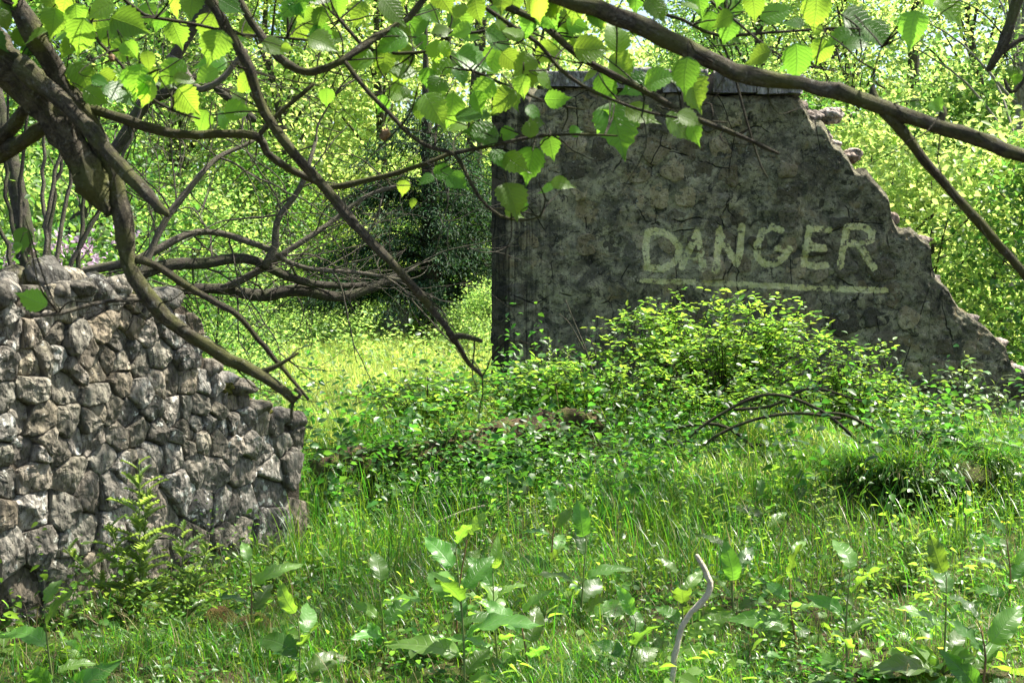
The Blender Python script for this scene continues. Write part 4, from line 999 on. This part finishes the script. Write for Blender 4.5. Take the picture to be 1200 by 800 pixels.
# ------------------------------------------------------------------ grass and undergrowth
def blades(x, y, h, w_, lean, mat, name, lab, seg=3, z=None, origin=(0, 8, 0), parent=None):
    n = len(x); z = H(x, y) - .01 if z is None else z
    th = rng.uniform(0, 2 * math.pi, n); dr_ = np.stack([np.cos(th), np.sin(th)], -1); sd_ = np.stack([-np.sin(th + rng.normal(0, .4, n)), np.cos(th)], -1)
    V = np.empty((n, 2 * seg + 1, 3)); t = np.linspace(0, 1, seg + 1)
    for k in range(seg + 1):
        off = lean * h * t[k] ** 2; zz = h * (t[k] - .35 * lean * t[k] ** 2 * 1.2)
        c = np.stack([x + dr_[:, 0] * off, y + dr_[:, 1] * off, z + zz], -1)
        if k < seg:
            ww = (w_ * (1 - .55 * t[k]))[:, None] * .5; V[:, 2 * k, :] = c; V[:, 2 * k + 1, :] = c
            V[:, 2 * k, :2] -= sd_ * ww; V[:, 2 * k + 1, :2] += sd_ * ww
        else: V[:, 2 * seg, :] = c
    T = []
    for k in range(seg - 1): a = 2 * k; T += [(a, a + 1, a + 3), (a, a + 3, a + 2)]
    a = 2 * (seg - 1); T.append((a, a + 1, a + 2)); T = np.array(T)
    TT = (T[None] + (np.arange(n) * (2 * seg + 1))[:, None, None]).reshape(-1, 3)
    o = obj(name, (V.reshape(-1, 3), TT), M[mat], origin, parent, kind='stuff')
    if parent is None: tag(o, lab, 'grass')
    return o
def in_wall(x, y, m=.02):
    s = (x - WA[0]) * WE[0] + (y - WA[1]) * WE[1]; d = (x - WA[0]) * WN[0] + (y - WA[1]) * WN[1]
    a = (s < S_END) & (d < m) & (d > -TH - .05)
    b = (x > x0 - .02) & (x < x1) & (y > YW - .03) & (y < YW + THG)
    return a | b
def scatter(n, xr, yr, dens=None):
    """area-uniform points inside the wedge in view (plus a margin)"""
    y = np.sqrt(rng.uniform(yr[0] ** 2, yr[1] ** 2, n)); x = rng.uniform(xr[0], xr[1], n) * y
    k = ~in_wall(x, y)
    if dens is not None: k &= rng.uniform(0, 1, n) < dens(x, y)
    return x[k], y[k]
def patch(x, y, f=1.3, s=0):
    return .5 + .5 * np.sin(x * f * 2.1 + 1.7 * np.sin(y * f * 1.3 + s)) * np.sin(y * f * 1.9 + 1.3 * np.sin(x * f + s * 2))
hollow = lambda x, y: 1 - .9 * gauss(x, y, 2.15, 8.15, .34, .22) - .6 * gauss(x, y, .25, 9.9, .7, .18)
x, y = scatter(210000, (-.42, .42), (4.6, 11.5), lambda x, y: (.30 + .7 * patch(x, y)) * hollow(x, y) * np.where(x + .3 * y > 1.2 - .55, 1, .6))
hh = rng.uniform(.05, .15, len(x)) * (.5 + 1.3 * patch(x, y, .9, 2) ** 2); blades(x, y, hh, rng.uniform(.0025, .0055, len(x)), rng.uniform(.2, 1.1, len(x)), 'grass', 'grass', 'short rough grass covering the foreground')
x, y = scatter(11000, (-.42, .42), (5.6, 12.9), lambda x, y: patch(x, y, 1.7, 5) ** 2 * hollow(x, y)); hh = rng.uniform(.16, .36, len(x)) * np.where(y > 8, 1.25, .7)
blades(x, y, hh, rng.uniform(.004, .008, len(x)), rng.uniform(.2, .9, len(x)), 'grass', 'tall_grass', 'clumps of taller arching grass between the weeds', 4)
x, y = scatter(24000, (-.16, .42), (7.0, 11.4), lambda x, y: patch(x, y, 1.2, 3) ** 1.2 * hollow(x, y)); hh = rng.uniform(.2, .46, len(x))
blades(x, y, hh, rng.uniform(.003, .007, len(x)), rng.uniform(.1, .7, len(x)), 'grass', 'long_grass', 'long dark green grass standing below the rotten log', 4)
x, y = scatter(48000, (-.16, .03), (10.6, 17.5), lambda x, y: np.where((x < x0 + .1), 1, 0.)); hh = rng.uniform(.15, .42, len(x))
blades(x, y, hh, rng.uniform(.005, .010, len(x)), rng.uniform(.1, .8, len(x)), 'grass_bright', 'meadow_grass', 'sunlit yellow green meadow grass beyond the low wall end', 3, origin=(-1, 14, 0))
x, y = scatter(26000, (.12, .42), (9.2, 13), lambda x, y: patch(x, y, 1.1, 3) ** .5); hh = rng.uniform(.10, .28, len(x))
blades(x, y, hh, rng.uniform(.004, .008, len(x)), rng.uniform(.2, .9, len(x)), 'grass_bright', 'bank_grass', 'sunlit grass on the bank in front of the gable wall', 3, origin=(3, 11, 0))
x, y = scatter(4500, (-.42, .42), (5.4, 12.9)); hh = rng.uniform(.1, .32, len(x)); blades(x, y, hh, rng.uniform(.002, .004, len(x)), rng.uniform(.2, 1.1, len(x)), 'straw', 'dry_grass', 'scattered dry straw stalks among the green grass')

def weeds(n, xr, yr, hmax, size, mat, name, lab, tmpl=T3, dens=None, per=9, origin=(0, 9, 0)):
    x, y = scatter(n, xr, yr, dens); m_ = len(x); z = H(x, y); h = rng.uniform(.35, 1, m_) * hmax * (.6 + .8 * patch(x, y, .8, 7)) / 1.0
    sg = .05 if hmax > .48 and per > 11 else .12; lx = rng.normal(0, sg, m_); ly = rng.normal(0, sg, m_); Ps, Ds, Ns, Ss = [], [], [], []
    for k in range(per):
        t = (k + .6) / per; a = k * 2.4 + rng.uniform(0, 6.28, m_) * .3 + np.arange(m_)
        p_ = np.stack([x + lx * t * h * 2, y + ly * t * h * 2, z + h * t], -1); d = np.stack([np.cos(a), np.sin(a), rng.uniform(-.8, .5, m_)], -1)
        Ps.append(p_ + d * .008); Ds.append(d); Ns.append(np.stack([rng.normal(0, .6, m_), rng.normal(0, .6, m_), np.ones(m_)], -1)); Ss.append(size * rng.uniform(.6, 1.3, m_) * (1.15 - .6 * t))
    o = obj(name, cloud(np.vstack(Ps), np.vstack(Ds), np.vstack(Ns), np.concatenate(Ss), tmpl), M[mat], origin, kind='stuff'); tag(o, lab, 'undergrowth')
weeds(2600, (-.42, .42), (4.8, 10), .15, .045, 'leaf_weed', 'low_weeds', 'small leaved weeds scattered through the foreground grass', T3, lambda x, y: patch(x, y, 1.5, 9) * hollow(x, y), 8)
weeds(520, (-.42, .42), (4.8, 10.2), .16, .11, 'leaf_dock', 'broad_weeds', 'broad leaved weeds low in the foreground grass', T4, lambda x, y: patch(x, y, 2.3, 4) ** 2 * hollow(x, y), 5)
weeds(2200, (-.42, .42), (5.6, 9.8), .40, .036, 'leaf_shrub', 'cleavers', 'fine leaved upright weeds mixed with the grass', T3, lambda x, y: patch(x, y, 1.9, 2) ** 2 * hollow(x, y), 14)
weeds(2700, (-.16, .14), (8.8, 12.5), .6, .07, 'leaf_weed', 'nettle_bank', 'dense nettles and brambles below the gable wall', T3, lambda x, y: (.15 + .85 * patch(x, y, 2.1, 1) ** 1.5) * hollow(x, y) * np.where((x < -.85) & (y > 10.1), .12, 1) * (1 - .7 * np.exp(-((y - (9.75 + .45 * (x + 1.2))) / .2) ** 2)), 10)
weeds(1500, (.1, .42), (9.2, 12.9), .32, .055, 'leaf_shrub', 'bank_undergrowth', 'leafy sunlit undergrowth on the bank at the right', T3, lambda x, y: patch(x, y, 1.4, 4), 9)
weeds(9500, (-.34, .02), (13, 30), .65, .085, 'leaf_wood', 'clearing_undergrowth', 'low leafy undergrowth covering the clearing behind the walls', T2, lambda x, y: np.where(x < x0 - .05, 1, .0) * np.where((x > -2.4) & (y < 16), .25, 1.), 8, (-2, 20, 0))
weeds(2500, (.2, .45), (13.8, 22), .7, .085, 'leaf_wood', 'wood_edge_undergrowth', 'leafy undergrowth behind the low end of the gable wall', T2, None, 8, (5, 17, 0))
weeds(1500, (-.5, -.02), (9.5, 13), .5, .07, 'leaf_weed', 'wallside_undergrowth', 'leafy plants growing behind the rubble wall', T3, lambda x, y: np.where(x < -1.9, 1, .0), 9, (-3, 11, 0))

weeds(650, (-.16, .42), (8.4, 12.4), .85, .085, 'leaf_weed', 'nettles', 'tall upright nettles standing out of the undergrowth', T4, lambda x, y: patch(x, y, 1.6, 8) * hollow(x, y), 16)
weeds(200, (-.42, .42), (5.6, 8.4), .5, .06, 'leaf_shrub', 'young_nettles', 'upright leafy shoots among the foreground weeds', T4, lambda x, y: patch(x, y, 2.0, 6) * hollow(x, y), 12)
# ------------------------------------------------------------------ shrubs in front of the gable
def arching(root, c0, nst, spread, height, leafsize, mat, seed, tm=T3, per=7, nside=9, stemmat='bramble', zmin=.25, bias=(0, 0), leaflet=5):
    rr = random.Random(seed); stems, Ps, Ds, Ns, Ss = [], [], [], [], []
    for k in range(nst):
        a = rr.uniform(0, 6.28); L = rr.uniform(.3, 1) * spread; e = np.array([math.cos(a), math.sin(a) * .6, 0])
        b = np.array(c0) + e * .1 * rr.random(); hh = height * rr.uniform(.7, 1.05) * (1.05 - .35 * L / spread); e = e + np.array([bias[0], bias[1], 0]) * .5
        q = spline([b, b + e * L * .3 + [0, 0, hh * .6], b + e * L * .75 + [0, 0, hh * .98], b + e * L * 1.15 + [0, 0, hh * rr.uniform(.75, 1.0)]], .05)
        stems.append(tube(q, np.linspace(.007, .002, len(q)), 5))
        for i_ in range(int(len(q) * zmin), len(q), 1):
            if rr.random() > nside / 12: continue
            sd_ = unit(np.array([rr.gauss(0, 1), rr.gauss(0, 1), rr.gauss(.25, .5)])); ln = rr.uniform(.05, .22); m_ = leaflet
            tw = spline([q[i_], q[i_] + sd_ * ln * .5 + [0, 0, .01], q[i_] + sd_ * ln], .03); stems.append(tube(tw, .0012, 3))
            for g_ in range(m_):
                t = (g_ + 1) / m_; p_ = q[i_] + sd_ * ln * t; per_ = unit(np.cross(sd_, [0, 0, 1])) * (1 if g_ % 2 else -1)
                Ps.append(p_); Ds.append(per_ + sd_ * (.6 if g_ < m_ - 1 else 4) + np.array([0, 0, rr.uniform(-.3, .2)])); Ns.append([rr.gauss(0, .35), rr.gauss(0, .35), 1]); Ss.append(leafsize * rr.uniform(.7, 1.25))
    obj('stem', join(stems), M[stemmat], c0, root, kind='stuff')
    obj('foliage', cloud(np.array(Ps), np.array(Ds), np.array(Ns), np.array(Ss), tm), M[mat], c0, root, kind='stuff')
def shrub(name, px, d, lab, *a, cat='shrub', **k):
    x = (px - 600) / F * d; c = np.array([x, d, float(H(x, d)) - .03]); r_ = thing(name, c, lab, cat); arching(r_, c, *a, **k); return r_
shrub('elder_bush', 850, 11.6, 'broad sunlit leafy bush in front of the word DANGER', 70, 1.2, 1.27, .056, 'leaf_shrub', 1, leaflet=6)
shrub('elder_bush', 820, 10.7, 'front part of the leafy thicket, lower and nearer than the broad bush', 22, .8, .62, .05, 'leaf_shrub', 12, leaflet=6)
shrub('elder_bush', 965, 11.8, 'right hand leafy bush below the letters E and R', 40, .8, .8, .055, 'leaf_shrub', 2)
shrub('elder_bush', 770, 11.9, 'tallest narrow leafy shoots below the letter D', 24, .4, 1.36, .045, 'leaf_shrub', 3, nside=7)
shrub('elder_bush', 1000, 11.6, 'loose upright leafy shoots right of the broad bush', 16, .5, 1.0, .05, 'leaf_shrub', 31, nside=7)
shrub('elder_bush', 690, 10.9, 'loose leafy bush at the right end of the rotten log', 26, .65, .6, .056, 'leaf_shrub', 21, leaflet=6)
shrub('elder_bush', 1090, 11.3, 'leafy bush on the bank below the end of the underline', 26, .7, .5, .052, 'leaf_shrub', 23, leaflet=5)
shrub('bramble_bush', 440, 9.8, 'bramble bush in front of the left end of the rotten log', 22, .5, .38, .06, 'leaf_weed', 24, T4, leaflet=4)
shrub('bramble_bush', 560, 9.7, 'bramble sprawling over the middle of the rotten log', 20, .5, .42, .055, 'leaf_weed', 25, T4, leaflet=4)
shrub('bramble_bush', 1110, 9.0, 'low bramble over the top of the grassy mound', 16, .5, .3, .05, 'leaf_weed', 26, T4, leaflet=4)
shrub('bramble_bush', 650, 9.9, 'bramble hanging over the raised right end of the rotten log', 18, .5, .45, .055, 'leaf_weed', 27, T4, leaflet=4)
shrub('pale_sapling', 1130, 11.6, 'young sapling with pale shining leaves at the right end of the gable', 9, .35, .95, .055, 'leaf_pale', 4, T4, nside=3, leaflet=4, stemmat='stem')
shrub('pale_sapling', 1195, 11.3, 'young pale leaved sapling cut by the right edge of the view', 8, .3, .7, .05, 'leaf_pale', 5, T4, nside=3, leaflet=4, stemmat='stem')
shrub('bramble_bush', 500, 11.0, 'dense low bramble bush beside the bright meadow grass', 34, .6, .7, .062, 'leaf_shrub', 6, T4, leaflet=4)
shrub('bramble_bush', 600, 11.4, 'bramble bush at the left foot of the gable wall', 26, .5, .72, .06, 'leaf_shrub', 7, T4, leaflet=4)
shrub('bramble_bush', 700, 11.6, 'bramble bush under the soot streaked part of the gable', 26, .55, .75, .052, 'leaf_shrub', 8, T4, leaflet=4)
shrub('ivy_shoots', 1060, 12.75, 'dark green shoots growing up against the shaded gable foot', 10, .25, .6, .05, 'leaf_wood_dark', 9, T4, cat='plant')
shrub('low_bush', 410, 9.6, 'low leafy bush just beyond the end of the rubble wall', 16, .4, .35, .045, 'leaf_weed', 11)

# bare arching bramble canes
cr = thing('bramble_canes', at(880, 10.2), 'dark bare bramble canes arching left over the green bush', 'bramble')
for k, pts in enumerate([[(1010, 520), (960, 480), (900, 462), (840, 488), (800, 520), (775, 560)], [(985, 490), (930, 484), (870, 496), (820, 525), (780, 575)], [(1035, 510), (990, 486), (940, 484)], [(900, 540), (850, 500), (800, 500), (745, 520)], [(880, 570), (840, 530), (790, 545), (765, 565)],
        [(860, 480), (905, 475), (950, 455), (1010, 470)], [(700, 600), (735, 550), (790, 520), (850, 515)], [(930, 540), (880, 520), (820, 545), (770, 590)]]):
    q = np.array([np.append(P(a, b, 9.75 + .06 * k), 2.0 * 10 / F) for a, b in pts]); q[-1, 3] *= .5; s = spline(q, .05); obj('cane', tube(s[:, :3], s[:, 3], 6, .05, k), M['bramble'], q[0][:3], cr)
# dry pinkish twigs
dt = thing('dead_twigs', at(712, 11.3), 'bunch of thin dry pinkish twigs in front of the gable wall', 'twigs')
for k, pts in enumerate([[(705, 480), (690, 420), (672, 375), (663, 352)], [(700, 470), (680, 430), (655, 408)], [(705, 470), (690, 440), (650, 425)], [(700, 450), (685, 405), (688, 385)], [(705, 450), (697, 410), (690, 395)], [(700, 440), (672, 412), (648, 405)], [(690, 420), (668, 380), (655, 368)]]):
    q = np.array([np.append(P(a, b, 11.3 + .03 * k), 1.3 * 11 / F) for a, b in pts]); s = spline(q, .04); obj('twig', tube(s[:, :3], s[:, 3] * np.linspace(1, .5, len(s)), 5), M['twig'], q[0][:3], dt)
# pale bent stick
q = [np.append(P(a, b, 5.4), r_ * 5.4 / F) for a, b, r_ in ((786, 870, 3), (788, 790, 3.5), (795, 750, 3.5), (806, 722, 3.5), (825, 702, 3.8), (832, 688, 3.5), (826, 668, 3.5), (816, 650, 2.5))]
s = spline(q, .02); s[:, :3] += rng.normal(size=(len(s), 3)) * .0011; o = obj('bent_stick', tube(s[:, :3], s[:, 3], 8, .12, 3, .2), M['twig_pale'], q[0][:3]); tag(o, 'pale sunlit crooked stick standing in the foreground grass', 'stick')
# long thin straw stick lying in the nettles
q = [np.append(P(a, b, 8.6), 1.6 * 8.6 / F) for a, b in ((505, 615), (540, 600), (568, 592))]; s = spline(q, .05); o = obj('thin_stick', tube(s[:, :3], s[:, 3], 6), M['twig_pale'], q[0][:3]); tag(o, 'thin pale stick leaning in the grass below the log', 'stick')
# mossy log
lr = thing('rotten_log', P(540, 545, 10.4), 'rotten brown mossy log lying in the nettles below the gable wall', 'log')
q = [np.append(P(a, b, d), r_) for a, b, d, r_ in ((370, 560, 9.6, .12), (430, 550, 9.7, .15), (520, 540, 9.8, .15), (590, 520, 10.0, .16), (650, 506, 10.2, .13), (700, 494, 10.4, .09))]
s = spline(q, .025); g_ = list(tube(s[:, :3], s[:, 3], 28, .05, 4, .1)); g_[0] = g_[0] + np.array([[noise.fractal(Vector(v) * 7 + Vector((k_, 0, 0)), .9, 2.2, 5) for k_ in (0, 9, 19)] for v in g_[0]]) * .05
obj('trunk', g_, M['log'], q[0][:3], lr)
for k, (px, py, d) in enumerate([(400, 545, 9.9), (395, 560, 9.6), (425, 552, 9.8), (408, 570, 9.4), (690, 490, 10.7), (380, 630, 8.9), (255, 735, 6.6), (300, 742, 6.6)]):
    c = P(px, py, d); c[2] = min(c[2], float(H(c[0], c[1])) + .1); o = obj('mossy_rock', boulder(c, (random.uniform(.10, .17), random.uniform(.1, .16), random.uniform(.07, .11)), 700 + k), M['moss' if k in (5, 6, 7) else 'stone_moss'], c)
    tag(o, ['brown stone at the left end of the rotten log', 'stone in front of the left end of the rotten log', 'stone half under the rotten log', 'lowest stone near the left end of the log', 'stone at the raised right end of the log', 'moss covered stone by the end of the rubble wall', 'mossy hummock in the foreground left', 'second mossy hummock in the foreground left, nearer the middle'][k], 'stone')
# grassy mound with overhanging grass
mc = np.array([2.55, 8.95, 0.]); mc[2] = float(H(mc[0], mc[1])); mr = thing('grassy_mound', mc, 'low tussock mound with long grass hanging over a dark hollow', 'mound')
obj('earth', boulder(mc + [0, 0, .0], (.5, .38, .12), 55, facets=3), M['soil'], mc, mr)
n_ = 8000; th = rng.uniform(0, 6.28, n_); rr2 = np.sqrt(rng.uniform(0, 1, n_)) * (1 + .2 * np.sin(3 * th + 1) + .12 * np.sin(7 * th)); px_ = mc[0] + .6 * rr2 * np.cos(th); py_ = mc[1] + .36 * rr2 * np.sin(th); pz_ = mc[2] + .05 * np.sin(px_ * 14) * np.sin(py_ * 17) + .13 * np.sqrt(np.maximum(0, 1 - rr2 ** 2 * .8)) - .03
V = []; L_ = rng.uniform(.08, .24, n_) * (.5 + patch(px_ * 3, py_ * 3)); od = np.stack([np.cos(th) * .6 + rng.normal(0, .6, n_), np.sin(th) * .6 + rng.normal(0, .6, n_)], -1); sdv = np.stack([-od[:, 1], od[:, 0]], -1); ws_ = rng.uniform(.001, .0024, n_)[:, None]
VV = np.empty((n_, 7, 3)); ku = rng.uniform(.4, 1.7, n_)
for k, t in enumerate((0, .35, .7, 1.0)):
    c = np.stack([px_ + od[:, 0] * L_ * .75 * t, py_ + od[:, 1] * L_ * .75 * t, pz_ + L_ * (ku * t - 1.05 * t * t)], -1)
    if k < 3: VV[:, 2 * k] = c; VV[:, 2 * k + 1] = c; VV[:, 2 * k, :2] -= sdv * ws_; VV[:, 2 * k + 1, :2] += sdv * ws_
    else: VV[:, 6] = c
T = np.array([(0, 1, 3), (0, 3, 2), (2, 3, 5), (2, 5, 4), (4, 5, 6)]); obj('hanging_grass', (VV.reshape(-1, 3), (T[None] + (np.arange(n_) * 7)[:, None, None]).reshape(-1, 3)), M['grass'], mc, mr, kind='stuff')

# ------------------------------------------------------------------ single plants of the foreground
def gpos(px, py):
    """point on the terrain seen at a pixel"""
    d0 = P(px, py, 1) - EYE
    for t in np.arange(3, 30, .02):
        q = EYE + d0 * t
        if q[2] <= H(q[0], q[1]): return np.array([q[0], q[1], float(H(q[0], q[1]))])
    return EYE + d0 * 10
def dock(px, py, h, size, lab, seed, n=7, red=False, rosette=3):
    rr = random.Random(seed); b = gpos(px, py); r_ = thing('dock_plant', b, lab, 'plant', 'dock plants in the foreground')
    top = b + [rr.uniform(-.05, .05), rr.uniform(-.05, .05), h]; s = spline([b - [0, 0, .02], (b + top) / 2 + [rr.uniform(-.02, .02), 0, 0], top], .04)
    obj('stem', tube(s, np.linspace(.006, .0025, len(s)), 6), M['stem_red' if red else 'stem'], b, r_)
    a = rr.uniform(0, 6)
    for k in range(n + rosette):
        a += 2.4; t = 0.03 if k < rosette else .15 + .85 * (k - rosette) / max(1, n - 1); p_ = s[int(t * (len(s) - 1))]; up = .45 + .9 * t + rr.uniform(-.2, .3)
        d = np.array([math.cos(a), math.sin(a) * .7, up]); st = p_ + unit(d) * .03; obj('leaf_stalk', tube(np.array([p_, p_ + unit(d) * .015, st]), .002, 4), M['stem'], p_, r_)
        leaf_obj(DOCK, st, d, np.array([-math.cos(a) * .6, -math.sin(a) * .6 - .7, .7]) + rng.normal(size=3) * .45, size * rr.uniform(.7, 1.3) * (1.15 - .35 * t), r_)
for k, a in enumerate([(545, 830, .62, .20, 'tall dock with a large shining white leaf in the middle foreground', 1, 9), (535, 770, .50, .17, 'upright dock with a crinkled pale top leaf in the middle foreground', 2, 7), (585, 790, .42, .18, 'dock with broad green leaves left of the bent stick', 3, 8),
        (65, 815, .34, .16, 'small bright backlit dock at the bottom left corner', 4, 5), (290, 760, .36, .16, 'dock with reddish stem in front of the end of the rubble wall', 5, 6), (680, 730, .38, .18, 'dock with two raised leaves behind the bent stick', 6, 6), (800, 770, .34, .17, 'dock directly behind the bent stick', 7, 6),
        (935, 760, .36, .17, 'dock with upright leaf in the right foreground', 8, 6), (995, 800, .42, .17, 'dock with a long reddish stem in the right foreground', 9, 6), (1105, 790, .38, .18, 'dock with one broad folded leaf near the right corner', 10, 6), (1180, 720, .36, .15, 'pale leaved dock at the right edge', 11, 8),
        (350, 800, .26, .17, 'low dock with grey green leaves at the bottom left', 12, 6), (450, 770, .30, .16, 'dock at the left of the tall pair', 13, 6), (620, 800, .26, .20, 'low dock with a broad leaf lying flat beside the tall dock', 14, 5), (730, 800, .26, .16, 'low dock below the bent stick', 15, 6),
        (860, 720, .28, .15, 'small dock in shade right of the bent stick', 16, 5), (1150, 810, .24, .15, 'low dock in the bottom right corner', 17, 5), (900, 640, .26, .13, 'dock on the slope left of the mound', 18, 5), (1130, 640, .30, .13, 'dock growing beside the mound', 19, 5), (640, 680, .34, .15, 'dock with broad dark leaves behind the tall pair', 20, 6)]):
    dock(a[0], a[1], a[2], a[3], a[4], a[5], a[6], k % 3 == 1)
def thistle(px, py, h, size, lab, seed, n=22, branches=3):
    rr = random.Random(seed); b = gpos(px, py); r_ = thing('thistle', b, lab, 'plant', 'thistles in the grass')
    for bb in range(branches):
        a0 = rr.uniform(0, 6.28); top = b + [math.cos(a0) * .12 * bb, math.sin(a0) * .06 * bb, h * (1 - .18 * bb)]; s = spline([b - [0, 0, .02], (b + top) / 2, top], .03); obj('stem', tube(s, np.linspace(.006, .003, len(s)), 6), M['stem'], b, r_)
        a = 0
        for k in range(n - 5 * bb):
            a += 2.4; t = .12 + .86 * k / (n - 5 * bb); p_ = s[min(len(s) - 1, int(t * len(s)))]; d = np.array([math.cos(a), math.sin(a), .5 + .8 * t])
            leaf_obj(THIST, p_, d, np.array([-math.cos(a) * .6, -math.sin(a) * .6, 1]), size * rr.uniform(.7, 1.15) * (1.2 - .7 * t), r_)
for a in [(165, 730, .78, .19, 'tall thistle with jagged leaves against the rubble wall', 1, 26, 4), (215, 740, .50, .16, 'shorter thistle beside the tall one at the rubble wall', 2, 20, 3), (320, 690, .26, .12, 'small thistle at the foot of the low wall end', 3, 16, 2), (1073, 690, .30, .12, 'thistle standing in front of the dark hollow', 4, 20, 2), (955, 640, .42, .11, 'slender thistle left of the mound', 5, 18, 2), (835, 640, .40, .11, 'slender thistle below the leafy bush', 6, 18, 2)]:
    thistle(*a)
def spire(px, py, d, h, lab, seed):
    b = P(px, py, d); b[2] = float(H(b[0], b[1])); r_ = thing('willowherb', b, lab, 'plant', 'willowherb spires in front of the gable'); rr = random.Random(seed); tw, Ps, Ds, Ns, Ss = [], [], [], [], []
    for q in range(3):
        top = b + [rr.uniform(-.10, .10), rr.uniform(-.05, .05), h * rr.uniform(.75, 1)]; s = spline([b, (b + top) / 2 + [rr.uniform(-.02, .02), 0, 0], top], .02); tw.append(tube(s, np.linspace(.004, .0015, len(s)), 5))
        for i_ in range(len(s) // 4, len(s)):
            for _ in range(2):
                a = rr.uniform(0, 6.28); Ps.append(s[i_]); Ds.append([math.cos(a), math.sin(a), .9]); Ns.append([-math.cos(a), -math.sin(a), .9]); Ss.append(rr.uniform(.04, .075) * (1.1 - .5 * i_ / len(s)))
    obj('stem', join(tw), M['stem'], b, r_); obj('foliage', cloud(np.array(Ps), np.array(Ds), np.array(Ns), np.array(Ss), T3, np.full(len(Ps), .7)), M['leaf_pale'], b, r_, kind='stuff')
for k, (px, h, lab) in enumerate([(655, .78, 'bright pale leafy spire nearest the soot streaked wall'), (628, .62, 'leafy spire left of the brightest one'), (740, .72, 'pale leafy spire left of the big bush'), (715, .55, 'short leafy spire beside the dry twigs'), (770, .5, 'leafy spire at the left edge of the big bush'), (640, .5, 'short leafy spire at the foot of the gable')]):
    spire(px, 500, 11.2 + .1 * (k % 3), h, lab, k)
# buttercups
for k, (px, py) in enumerate([(736, 626), (1112, 605), (1175, 612), (878, 578), (1103, 760), (943, 582), (815, 620), (1060, 672)]):
    b = gpos(px, py + 14); r_ = thing('buttercup', b, None, 'flower', 'yellow buttercups in the grass'); r_['label'] = 'small yellow buttercup on a thin stem in the grass'
    top = P(px, py, np.dot(b - EYE, [0, math.cos(PITCH), -math.sin(PITCH)])); s = spline([b, (b + top) / 2, top], .02); obj('stem', tube(s, .0015, 4), M['stem'], b, r_)
    pt = np.array([[math.cos(a), math.sin(a), .4] for a in np.arange(5) * 1.2566]); obj('flower_head', cloud(np.repeat(top[None], 5, 0), pt, np.tile([0, 0, 1.0], (5, 1)), .016, T4, np.full(5, 1.6)), M['yellow'], top, r_)
